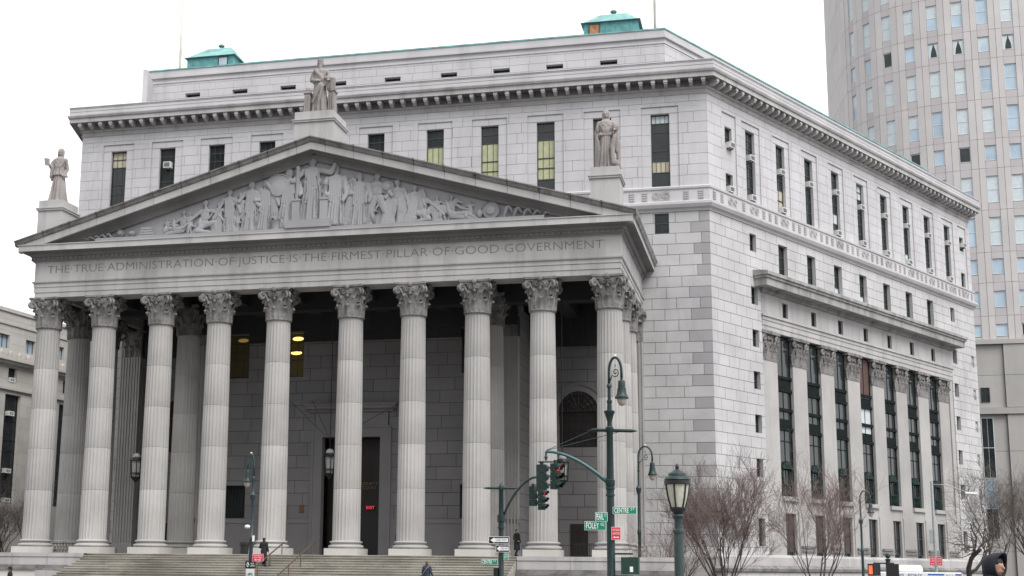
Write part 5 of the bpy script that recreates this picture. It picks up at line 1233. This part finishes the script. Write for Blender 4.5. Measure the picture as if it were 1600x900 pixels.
# second signal post
T = thing('traffic_light_post','slim green post with one-way signs and a curved arm of traffic lights','traffic light',(16.8,-21.0,GZ))
pole(T,[(.26,0),(.26,.5),(.18,.6),(.125,.7),(.12,z(3.3)),(.16,z(3.32)),(.16,z(3.4)),(.13,z(3.42)),(.13,z(3.6)),(.18,z(3.65)),(.18,z(3.95)),(.12,z(3.97)),(.105,z(5.05)),(.13,z(5.1)),(.13,z(5.25)),(.08,z(5.33)),(.02,z(5.42))],GREEN)
b = MB(); b.tube([(-.82,-.1,z(5.17)),(-.6,-.08,z(5.17)),(.55,.05,z(5.17)),(.72,.08,z(5.17))],[.02,.055,.055,.02],8); b.build('cross_arm', GREEN, T, True)
P0, P1 = V((.1,0,z(3.85))), V((1.66,.15,z(5.68)))
b = MB(); b.tube([V((P0.x+(P1.x-P0.x)*t, P0.y+.15*t, P0.z+(P1.z-P0.z)*math.sin(t*math.pi/2)**.8)) for t in [i/12 for i in range(13)]], .055, 8); b.build('mast_arm', GREEN, T, True)
b = MB(); b.tube([P1,P1-V((0,0,.35))],.03,6); b.tube([P1+V((-.3,0,-.36)),P1+V((.25,0,-.36))],.03,6); b.build('hanger', GREEN_D, T)
signal_head(T, P1+V((-.2,.02,-.42)), R(150)); signal_head(T, P1+V((.22,-.05,-.60)), R(64))
def one_way(T, w, h, loc, rz):
    s = sign(T,'one_way_sign',BLACK,w,h,loc,rz,WHITE,.018); b = MB(); y = -.0125; a = h*.25
    b.box(-w*.22,w*.44,y-.001,y+.001,-a,a); b.quad((-w*.42,y,0),(-w*.22,y,-h*.36),(-w*.22,y,h*.36)); b.build('arrow', WHITE, s)
    me = text_mesh('ONE WAY', h*.42, BLACK, extrude=.001); xs = [v.co.x for v in me.vertices]; L = max(xs)-min(xs); me.transform(Matrix.Diagonal((w*.54/L,1,1,1))); link('lettering', me, s, (w*.12,-.0155,0), (R(90),0,0))
one_way(T,.95,.33,(-.07,-.16,z(2.80)),R(5)); one_way(T,.62,.33,(.1,-.16,z(2.42)),R(5))
street_sign(T,'CENTRE','ST',.76,.23,(-.52,-.13,z(1.82)),R(4)); s = sign(T,'street_name_sign',SIGN_G,.22,.26,(.26,-.12,z(2.04)),R(20),WHITE,.012); words(s,'ST',.16,WHITE)
b = MB(); b.box(-.32,-.12,-.15,.1,z(.9),z(1.55)); b.build('pedestrian_signal_back', BLACK, T)
# bishop's-crook lamps
def crook_lamp(label, loc, sgn, ztop, x=.62, mat=BLUEGREY, sc=1.05, lamp=GREEN):
    T = thing('street_lamp', label, 'street lamp', loc, 0, "hooked street lamps"); zt = ztop-loc[2]; k = zt
    pole(T,[(.24,0),(.24,.4),(.17,.5),(.15,1.2),(.11,1.3),(.095,k*.45),(.12,k*.455),(.12,k*.48),(.09,k*.485),(.075,k*.70),(.14,k*.715),(.17,k*.74),(.10,k*.75),(.065,k*.76),(.055,k*.84),(.08,k*.845),(.05,k*.86)],mat)
    crook(T,x,zt,k*.85,sgn,mat,sc,lamp); return T
crook_lamp('slender hooked street lamp in front of the wall corner, right of the portico',(20.86,1.6,GZ),1,9.02,.86,BLUEGREY,1.05)
T = crook_lamp('hooked street lamp with traffic signs in front of the left columns',(2.93,-16.9,GZ),-1,7.22,.34,BLUEGREY,.85)
red_sign(T,.60,.37,(.44,-.14,1.94+.87)); s = sign(T,'bus_lane_sign',BLACK,.56,.34,(.06,-.15,1.58+.87)); b = MB()
b.tube([(-.14,-.012,.11),(-.20,-.012,0),(-.14,-.012,-.11),(-.08,-.012,0),(-.14,-.012,.11)],.018,4); b.build('diamond', WHITE, s); words(s,'BUS\nLANE',.11,WHITE,.11)
s = sign(T,'bicycle_sign',plain('sign_pale',(.62,.66,.62),.5),.46,.56,(.06,-.15,1.10+.87)); b = MB()
for q in (-.1,.1): b.tube([(q+.065*math.cos(t*.524),-.014,-.02+.065*math.sin(t*.524)) for t in range(13)],.008,4)
b.tube([(-.1,-.014,-.02),(-.05,-.014,.07),(.06,-.014,.07),(.1,-.014,-.02)],.008,4); b.tube([(-.05,-.014,.07),(0,-.014,-.02),(.06,-.014,.07)],.008,4); b.tube([(-.1,-.014,-.02),(0,-.014,-.02)],.008,4); b.build('bicycle_symbol', BLUEGREY, s)
b = MB(); b.ell((-.22,-.05,3.5+.87),(.16,.10,.10),10); b.tube([(-.1,0,3.42+.87),(0,0,3.35+.87)],.03,6); b.build('camera_dome', WHITE, T, True)
b = MB(); b.box(.10,.22,-.14,-.12,2.75+.87,3.05+.87); b.build('notice', WHITE, T)
crook_lamp('dark hooked street lamp before the side bays, among the bare trees',(35.1,22.0,GZ),1,7.35,.72,BLUEGREY,.95,BLUEGREY)
# post-top lantern
T = thing('street_lamp','green lantern-topped lamp post nearest the camera','street lamp',(27.03,-51.86,0)); 
pole(T,[(.25,0),(.25,.3),(.16,.4),(.115,.5),(.105,1.4),(.10,2.38),(.12,2.4),(.12,2.46),(.085,2.48),(.085,2.68),(.11,2.72),(.14,2.76),(.10,2.80)],plain('post_grey_green',(.028,.052,.050),.55,noise=.2,nscale=7),16)
b = MB(); b.lathe([(.10,2.80),(.12,2.84),(.17,2.88),(.18,2.93),(.15,2.95)],16)
for k in range(6):
    a = math.pi/3*k+.3; b.tube([(.155*math.cos(a),.155*math.sin(a),2.94),(.215*math.cos(a),.215*math.sin(a),3.16),(.262*math.cos(a),.262*math.sin(a),3.45)],.020,5)
b.lathe([(.26,3.44),(.29,3.45),(.29,3.53),(.26,3.55)],18); b.build('lantern_frame', IRON, T, 40)
b = MB(); b.lathe([(.145,2.95),(.205,3.16),(.25,3.44)],18,caps=False); b.build('lantern_glass', PANEL_L, T, True)
b = MB(); b.lathe([(.288,3.551),(.26,3.60),(.20,3.63),(.19,3.68),(.12,3.73),(.06,3.76),(.05,3.78)],18); b.build('lantern_cap', GREEN, T, 40)
b = MB(); b.lathe([(.02,3.775),(.035,3.79),(.045,3.83),(.03,3.88),(.005,3.91)],10); b.build('finial', IRON, T, True)
# plain steel lamp with flat luminaire
T = thing('street_lamp','grey steel pole with a flat white luminaire and red parking signs','street lamp',(39.5,15.68,GZ))
pole(T,[(.16,0),(.16,.3),(.11,.35),(.085,8.5)],STEEL,10); b = MB(); b.tube([(0,0,8.3),(.9,-.1,8.25),(2.2,-.25,7.75)],.035,6); b.build('arm', STEEL, T, True)
b = MB(); b.hexa([(2.1,-.35,7.66),(2.9,-.45,7.62),(2.9,-.15,7.62),(2.1,-.1,7.66),(2.15,-.33,7.76),(2.85,-.42,7.7),(2.85,-.17,7.7),(2.15,-.13,7.76)]); b.build('luminaire', WHITE, T)
for q in (-.22,.22): red_sign(T,.38,.6,(q,-.12,3.1))
b = MB(); b.box(-.30,-.1,-.15,.1,4.3,5.2); b.build('signal_box', STEEL, T)
# pedestrian signal
T = thing('pedestrian_signal','black pedestrian signal with a lit orange hand on a short post','pedestrian signal',(32.86,-31.9,GZ))
pole(T,[(.16,0),(.16,.3),(.09,.35),(.075,z(1.95)),(.10,z(1.96)),(.10,z(2.0)),(.05,z(2.02))],GREEN_D,10); b = MB(); b.ell((0,0,z(2.12)),(.09,.09,.1),10); b.build('finial', GREEN, T, True)
b = MB(); b.tube([(-.5,0,z(1.86)),(.2,0,z(1.86))],.03,6); b.build('bracket', GREEN_D, T)
b = MB(); b.box(-.08,.34,-.2,.05,z(1.40),z(1.84)); b.build('signal_housing', BLACK, T); 
o = empty('signal_housing', T, (-.48,0,z(1.62)), R(-62)); b = MB(); b.box(-.2,.2,-.13,.13,-.2,.22); b.build('case', BLACK, o); b = MB(); b.box(-.12,.12,-.138,-.131,-.14,.06)
for q in (-.09,-.03,.03,.09): b.box(q-.022,q+.022,-.138,-.131,.061,.16)
b.build('hand_symbol', ORANGE, o)
# ---- ambulance
T = thing('ambulance','white ambulance with blue lettering and a white roof unit, only its top showing','ambulance',(35.0,-15.0,-.99),R(-2.5))
b = MB(); b.hexa([(-1.55,-1.1,.55),(2.3,-1.1,.55),(2.3,1.1,.55),(-1.55,1.1,.55),(-1.55,-1.1,2.48),(2.3,-1.1,2.48),(2.3,1.1,2.48),(-1.55,1.1,2.48)]); bo = b.build('box_body', CARW, T)
b = MB(); b.box(-1.5,2.25,-1.04,1.04,2.481,2.53); b.build('roof', CARW, bo)
b = MB(); b.box(-3.9,-1.56,-1.0,1.0,.5,1.35); b.hexa([(-3.1,-.98,1.35),(-1.56,-.98,1.35),(-1.56,.98,1.35),(-3.1,.98,1.35),(-2.5,-.9,2.12),(-1.56,-.92,2.12),(-1.56,.92,2.12),(-2.5,.9,2.12)]); cb = b.build('cab', CARW, T)
b = MB(); b.hexa([(-2.95,-.985,1.4),(-1.75,-.985,1.4),(-1.75,-.95,1.4),(-2.95,-.95,1.4),(-2.45,-.925,2.05),(-1.75,-.925,2.05),(-1.75,-.9,2.05),(-2.45,-.9,2.05)]); b.build('window', GLASS, cb)
b = MB(); b.box(-3.93,-3.9,-.9,-.5,.85,1.05); b.box(-3.93,-3.9,.5,.9,.85,1.05); b.build('headlight', WHITE, cb)
for x in (-3.1,1.3):
    for y in (-.92,.92):
        w_ = empty('wheel', T, (x,y,.4)); q = MB(); q.lathe([(.25,-.12),(.4,-.12),(.42,0),(.4,.12),(.25,.12)],20); q.tf(Matrix.Rotation(R(90),4,'X')); q.build('tyre', RUBBER, w_, 40); q = MB(); q.lathe([(.25,-.10),(.22,-.05),(.22,.05),(.25,.10)],16); q.tf(Matrix.Rotation(R(90),4,'X')); q.build('rim', STEEL, w_)
b = MB(); b.taper((.07,0),.58,.6,.5,.5,2.531,2.85); ru = b.build('roof_unit', CARW, T); md = ru.modifiers.new('b','BEVEL'); md.width = .1; md.segments = 3
b = MB(); b.box(-.62,-.45,-.75,-.6,2.531,2.66); b.build('beacon', BLUEGREY, T)
me = text_mesh('EMS  FDNY', .25, BLUE, extrude=.003); link('lettering', me, T, (-.05,-1.104,2.36), (R(90),0,0))
for a_, c_, z_ in ((.80,1.5,2.44),(.80,1.5,2.3),(1.98,2.25,2.44),(1.98,2.25,2.3)):
    b = MB(); b.box(a_,c_,-1.106,-1.101,z_-.05,z_+.02); b.build('stripe', BLUE, T)
text_on('lettering','911',.22,plain('grey_letter',(.35,.42,.5),.5),T,(1.74,-1.104,2.36))
b = MB(); b.box(-1.5,2.25,-1.106,-1.101,1.2,1.5); b.build('stripe', plain('vehicle_red',(.5,.03,.03),.4), T)
# ================================================================== TREES
def tree(label, loc, H, seed, spread=.5, stems=5, twigs=1.0, mats=(BARK,TWIG), lean=(0,0), trunk=.5, gnarl=.25, r0=.14, levels=4, group='bare trees around the courthouse'):
    rnd = random.Random(seed); T = thing('bare_tree', label, 'tree', loc, rnd.uniform(0,6.28), group); tr, cr = MB(), MB()
    def rv(s): return V((rnd.gauss(0,s),rnd.gauss(0,s),rnd.gauss(0,s)))
    def grow(p, d, L, r, lv):
        n = 5 if lv < 2 else 3; pts, rad = [p], [r]; q = p.copy(); dd = d.copy()
        for i in range(n):
            dd = (dd + rv(gnarl*(1+.3*lv)/n**.5) + V((0,0,.06))).normalized(); q = q+dd*(L/n); pts.append(q.copy()); rad.append(max(.0055, r*(1-.55*(i+1)/n)))
        (tr if lv < 2 else cr).tube(pts, rad, 7 if lv == 0 else (5 if lv < 3 else 3), caps=False)
        if lv >= levels: return
        k = {0:4,1:5,2:6,3:5}.get(lv,4)*(twigs if lv > 1 else 1); k = int(k)+(rnd.random() < k-int(k))
        for j in range(k):
            t = rnd.uniform(.3,1.0) if lv else rnd.uniform(.45,1.0); x = t*n; i = min(n-1,int(x)); b_ = pts[i].lerp(pts[i+1], x-i)
            a = rv(1).normalized(); dn = (dd + a*(.5+.06*lv) + V((0,0,.16))).normalized()
            grow(b_, dn, L*rnd.uniform(.5,.8), rad[i]*rnd.uniform(.45,.65), lv+1)
    if stems == 1:
        grow(V((0,0,0)), V((lean[0],lean[1],1)).normalized(), H*trunk, r0*1.6, 0)
    else:
        tr.tube([(0,0,-.1),(0,0,H*.06),(lean[0]*.3,lean[1]*.3,H*.14)],[r0*2.0,r0*1.6,r0*1.5],8)
        for k in range(stems):
            a = 2*math.pi*k/stems + rnd.uniform(-.3,.3); s = spread*rnd.uniform(.5,1.1); grow(V((0,0,H*.1)), V((math.cos(a)*s+lean[0],math.sin(a)*s+lean[1],1)).normalized(), H*rnd.uniform(.42,.58), r0*rnd.uniform(.6,1), 0 if H > 6 else 1)
    tr.build('trunk', mats[0], T, True); cr.build('crown', mats[1], T); return T
tree('large many-stemmed bare tree with reddish twigs at the wall corner, behind the lantern lamp post',(25.8,4.6,GZ),7.6,3,.95,12,.95,r0=.075,levels=4,gnarl=.16)
tree('bare vase-shaped tree in front of the first tall side bays',(31.3,1.0,GZ),7.0,12,.75,6,.82,(BARK,TWIG),r0=.08,levels=4,gnarl=.18)
tree('gnarled bare tree with crooked limbs at the far end of the side wing',(41.9,17.4,GZ),8.6,33,.9,1,.62,(BARK2,TWIG2),(.08,0),.55,.5,.16,levels=4)
tree('slim bare tree in front of the far tower base, left of two',(46.0,36.5,GZ),9.6,41,.5,4,.9,(BARK2,TWIG2),r0=.12)
tree('slim bare tree in front of the far tower base at the right edge',(49.2,36.0,GZ),9.2,57,.5,4,.9,(BARK2,TWIG2),r0=.12)
tree('small bare crooked tree beside the terrace wall, behind the control box',(20.9,-1.0,GZ),4.6,64,.9,4,.7,(BARK2,TWIG),r0=.08,gnarl=.5)
tree('small bare tree left of the large reddish tree at the wall corner',(23.0,2.5,GZ),5.2,75,.8,7,.9,(BARK,TWIG),r0=.06,gnarl=.18)
tree('bare tree at the left edge beyond the columns',(-31.6,15.8,GZ),7.4,82,.6,5,1.0,(BARK2,TWIG2),r0=.11)
# ================================================================== BACKGROUND TOWER
TW = thing('tower_building','tall brown granite tower with a curved front of narrow windows behind the courthouse','tower',(55,103,0)); TO = V((55,103,0))
PL = [(39.1,127.5),(40.3,116.5),(41.15,111.2),(42.6,108.25),(44.85,105.7),(47.6,103.95),(50.5,102.75),(53.55,101.95),(56.8,101.45),(59.9,101.2),(63.0,101.1),(66.2,101.1),(69.4,101.3),(72.6,101.8)]
ROWS = [(31.66,33.19),(35.48,37.61),(39.92,41.93),(43.79,47.55),(49.61,53.2),(55.4,57.43),(59.33,62.85),(65.02,68.6),(70.71,72.76),(74.7,78.2),(80.2,83.7),(85.6,87.6)]
ZB0, ZTT = 31.0, 92.0
rnd = random.Random(5)
core = MB(); cp = [(p[0]+.6, p[1]+1.0) for p in PL] + [(76,103.5),(76,140),(41,140)]; prism(core, cp, -1, ZTT-.5); core.tf(Matrix.Translation(-TO)); core.build('core', T_SPAN, TW)
levels_ = [ZB0] + [(a[1]+b[0])/2 for a,b in zip(ROWS,ROWS[1:])] + [ZTT]
WINB = [GLASS_B, BLIND_W, BLIND_W, BLIND_W, GLASS, BLIND_W, GLASS_B]
def lfr(p, q):
    d = V((q[0]-p[0], q[1]-p[1])); return Fr((p[0]-TO.x,p[1]-TO.y), math.atan2(d.y,d.x)), d.length
for ci, (p,q) in enumerate(zip(PL,PL[1:])):
    fr, L = lfr(p,q)
    hasw = ci >= 2; ww = (1.15,1.2,1.25,1.3,1.35,1.4,1.42,1.45,1.45,1.45,1.45)[ci-2] if hasw else 0
    a, b_ = (L/2-ww/2, L/2+ww/2) if hasw else (L*.5, L*.5)
    for k, (z0,z1) in enumerate(zip(levels_,levels_[1:])):
        if hasw:
            fr.piece('stone_panel', T_PIER, TW, .02, a-.03, -.5, .05, z0+.02, z1-.02); fr.piece('stone_panel', T_PIER, TW, b_+.03, L-.02, -.5, .05, z0+.02, z1-.02)
            w0,w1 = ROWS[k]
            if w0-z0 > .1: fr.piece('spandrel_panel', T_SPAN, TW, a, b_, -.5, .0, z0+.01, w0-.09)
            if z1-w1 > .1: fr.piece('spandrel_panel', T_SPAN, TW, a, b_, -.5, .0, w1+.05, z1-.01)
            small = (w1-w0) < 2.5
            g = rnd.choice(WINB) if not small else rnd.choice((GLASS_B,GLASS,GLASS_B))
            if k in (6,7,9) : g = rnd.choice((BLIND_W,BLIND_W,GLASS_B))
            o = window(fr, a, b_, w0, w1, -.16, rows=(0,1) if small else (0,.5,1), cols=1, mat=MULLW, fwid=.07, glass=g, blinds=[(.5,1,BLIND_W)] if (not small and rnd.random() < .55) else (), parent=TW)
            if k == 8 and ci > 5:
                for s in (-1,1):
                    c_ = MB(); m0 = (a+b_)/2; e_ = ww/2-.08; zz = w1-w0
                    c_.quad(*[fr.p(m0+s*u, -.15, w0+zz*q) for u,q in ((e_,.04),(e_,.94),(.04,.94),(.10,.8),(.22,.62),(.34,.4),(.42,.04))]); c_.build('curtain', BLIND_W, o)
        else:
            fr.piece('stone_panel', T_PIER, TW, .02, L/2-.02, -.5, .1, z0+.02, z1-.02); fr.piece('stone_panel', T_PIER, TW, L/2+.02, L-.02, -.5, .1, z0+.02, z1-.02)
# podium: stepping forward under the tower
pf = Fr((56.3-TO.x,100.4-TO.y),0)
mb = MB(); pf.box(mb,-12,22,-4,-.2,-1,30.9); mb.build('podium_core', T_SPAN, TW)
for k, (z0,z1) in enumerate(((-1,4),(4,8.2),(8.2,12.4),(12.4,16.6),(16.6,21.3),(22.2,26.4),(26.4,30.4))):
    for j in range(4): pf.piece('podium_panel', T_POD, TW, 1.8+j*4.2+.02, 1.8+(j+1)*4.2-.02, -.2, .35, z0+.02, z1-.02)
    pf.piece('podium_panel', T_POD, TW, -1.7, 1.75, -.2, .0, z0+.02, z1-.02); pf.piece('podium_panel', T_POD, TW, -6.0, -1.72, -.2, -.05, z0+.02, z1-.02)
mb = MB(); pf.box(mb,-8,22,-.3,.55,21.35,22.15); mb.build('podium_band', T_POD, TW); mb = MB(); pf.box(mb,-8,22,-.3,.5,30.42,31.0); mb.build('podium_cornice', T_POD, TW)
window(pf,-1.2,-.1,22.9,24.8,.03,rows=(0,1),cols=2,mat=FRAME,parent=TW); window(pf,-1.4,.1,5.5,20.9,.03,rows=(0,.25,.5,.75,1),cols=2,mat=MULLW,blinds=[(.26,.5,GLASS_B)],parent=TW)
# ================================================================== LEFT BUILDING
LBT = thing('office_building','pale stone office building with dark recessed windows beyond the left columns','building',(-51.8,44.5,0)); LO = V((-51.8,44.5,0))
lf = Fr((0,0), math.atan2(.996,.085))
mb = MB(); lf.box(mb,-25,35,-20,-.5,-1,28.3); mb.build('core', ROOF, LBT)
ups = [(-7.9,24.4),( -3.0,24.4),(1.1,24.4),(5.7,24.4),(11.2,24.6),(16,24.6)]; mids = [-6.5,-1.8,2.9,8.0,13.0,18]; bigs = [-6.0,-1.4,3.25,8.2,13.1]
hol = [(u-.85,u+.85,z_,z_+1.5) for u,z_ in ups] + [(u-.75,u+.75,20.8,22.4) for u in mids] + [(u-1.35,u+1.35,7.8,19.5) for u in bigs]
us = sorted({-25,35,*[h[i] for h in hol for i in (0,1)]}); zs = sorted({-1,28.4,*[h[i] for h in hol for i in (2,3)]})
BLOCKS = []
CH_, CH = CH, LBT
wall(lf,(-25,35,-1,28.4),hol,1.3,2.6,.02,.02,LB,LB,reveal=.45,name='front_wall')
CH = CH_
fw_ = None
mb = MB(); mb.tone = []
for b in BLOCKS:
    fr,u0,u1,z0,z1,d0,th,mt,_,par = b; e = d0-th-.001; n = len(mb.v); mb.v += [fr.p(u,d,zz) for d in (d0,e) for (u,zz) in ((u0,z0),(u1,z0),(u1,z1),(u0,z1))]
    for f in ((0,1,2,3),(1,0,4,5),(2,1,5,6),(3,2,6,7),(0,3,7,4)): mb.f.append(tuple(n+k for k in f))
    mb.tone += [rnd.uniform(-.06,.06)]*5
tag(mb.build('stone_blocks', LB, LBT), kind='stuff')
for u,z_ in ups: window(lf,u-.85,u+.85,z_,z_+1.5,-.35,rows=(0,1),cols=2,glass=GLASS_B,parent=LBT,bars=.1)
for u in mids: window(lf,u-.75,u+.75,20.8,22.4,-.4,cols=2,parent=LBT)
for u in bigs: window(lf,u-1.35,u+1.35,7.8,19.5,-.42,rows=(0,.2,.3,.48,.58,.76,.86,1),cols=2,parent=LBT,bars=.12,mat=BLACK)
for z0,z1,d in ((22.75,23.05,.45),(23.051,23.4,.75),(19.95,20.25,.25),(27.0,27.2,.12),(28.4,28.8,.15)):
    mb = MB(); lf.box(mb,-25,35,-.5,d,z0,z1); mb.build('string_course', LB, LBT)
for k in range(16):
    mb = MB(); u = -8+k*1.6; mb.ell(lf.p(u,.5,23.75),(.28,.28,.36),8); lf.box(mb,u-.3,u+.3,.2,.7,23.401,23.55); mb.build('cresting_ornament', LB, LBT, 40)
for lab, u, z_ in (('air conditioner in the top small window of the left office building',2.9,20.85),('air conditioner high in the dark tall window of the left office building',3.1,17.2),('air conditioner midway down the dark tall window of the left office building',3.2,11.0),('air conditioner at the foot of the dark tall window of the left office building',3.4,7.85)):
    T = thing('air_conditioner', lab, 'air conditioner', LO+V(lf.p(u,-.2,z_)), lf.a, 'air conditioners on the left building'); MB().box(-.5,.5,-.25,.3,0,.5).build('housing', ACW, T); b = MB(); b.box(-.3,-.05,-.256,-.251,.12,.4); b.box(.05,.3,-.256,-.251,.12,.4); b.build('grille', ACG, T)

# ================================================================== UNSEEN OFFICE BLOCKS, added around the camera to cut low sky light
def shade_block(label, x, y, w, d, h, rz, mat):
    T = thing('office_block', label, 'building', (x,y,-1), rz, 'unseen blocks added to shade the square')  # added unseen block, there only to cut low sky light
    MB().box(-w/2,w/2,-d/2,d/2,0,h).build('wall', mat, T)
    MB().box(-w/2-.6,w/2+.6,-d/2-.6,d/2+.6,h+.001,h+1.6).build('cornice', mat, T)
    BM = MB().box(-w/2+2,w/2-2,d/2,d/2+.12,0,1.9).mesh('window_band', GLASS)  # window bands of the added unseen block
    for k in range(int((h-6)/3.8)): link('window_band', BM, T, (0,0,5+k*3.8))
    PM = MB().box(-.5,.5,d/2+.121,d/2+.4,4,h-2).mesh('pier', mat)
    for k in range(int((w-4)/6)+1): link('pier', PM, T, (-w/2+2+k*6,0,0))
DARKST = stone('office_stone', (.26,.245,.23), var=.1, blotch=.1, speck=.05, streak=.1)  # stone for the added unseen shade blocks only
shade_block('unseen wide office block added behind the camera to shade the porch',20,-175,80,30,70,R(4),DARKST)
shade_block('unseen tall office tower added behind the camera to the left for shade',-75,-165,62,40,105,R(-28),DARKST)
shade_block('unseen office block added behind the camera to the right for shade',112,-160,66,36,60,R(30),DARKST)
shade_block('unseen office block added beyond the left end of the square for shade',-135,-60,60,36,62,R(-80),DARKST)
# ================================================================== GROUND
def sheet(name, x0, x1, y0, y1, z, mat, label):
    return tag(MB().quad((x0,y0,z),(x1,y0,z),(x1,y1,z),(x0,y1,z)).build(name, mat), label, kind='structure')
def slab(name, x0, x1, y0, y1, z, label): return tag(MB().box(x0,x1,y0,y1,-1.015,z).build(name, PAVE), label, kind='structure')
sheet('ground', -1500, 1500, -1500, 1500, -1.02, GRND, 'wide paved city ground')
sheet('road', -400, 400, -30.5, -22.5, -1.0, ASPH, 'asphalt street in front of the courthouse')
sheet('road', 27.6, 400, -22.499, -9.0, -1.0, ASPH, 'asphalt side street right of the courthouse')
slab('pavement', -60, 27.5, -22.5, -1.4, -.87, 'pavement along the foot of the steps')
slab('pavement', 27.6, 75, -8.9, 60, -.87, 'pavement along the side wing')
slab('pavement', 23.7, 27.5, -1.39, 14, -.87, 'pavement at the wall corner')
slab('pavement', -60, 75, -41, -30.5, -.87, 'pavement on the near side of the street')
slab('plaza', -60, 90, -130, -46, 0, 'raised paved plaza on the near side')
for k in range(10): sheet('lane_marking', -40+k*9, -37+k*9, -26.6, -26.45, -.994, WHITE, 'white dash painted on the asphalt')
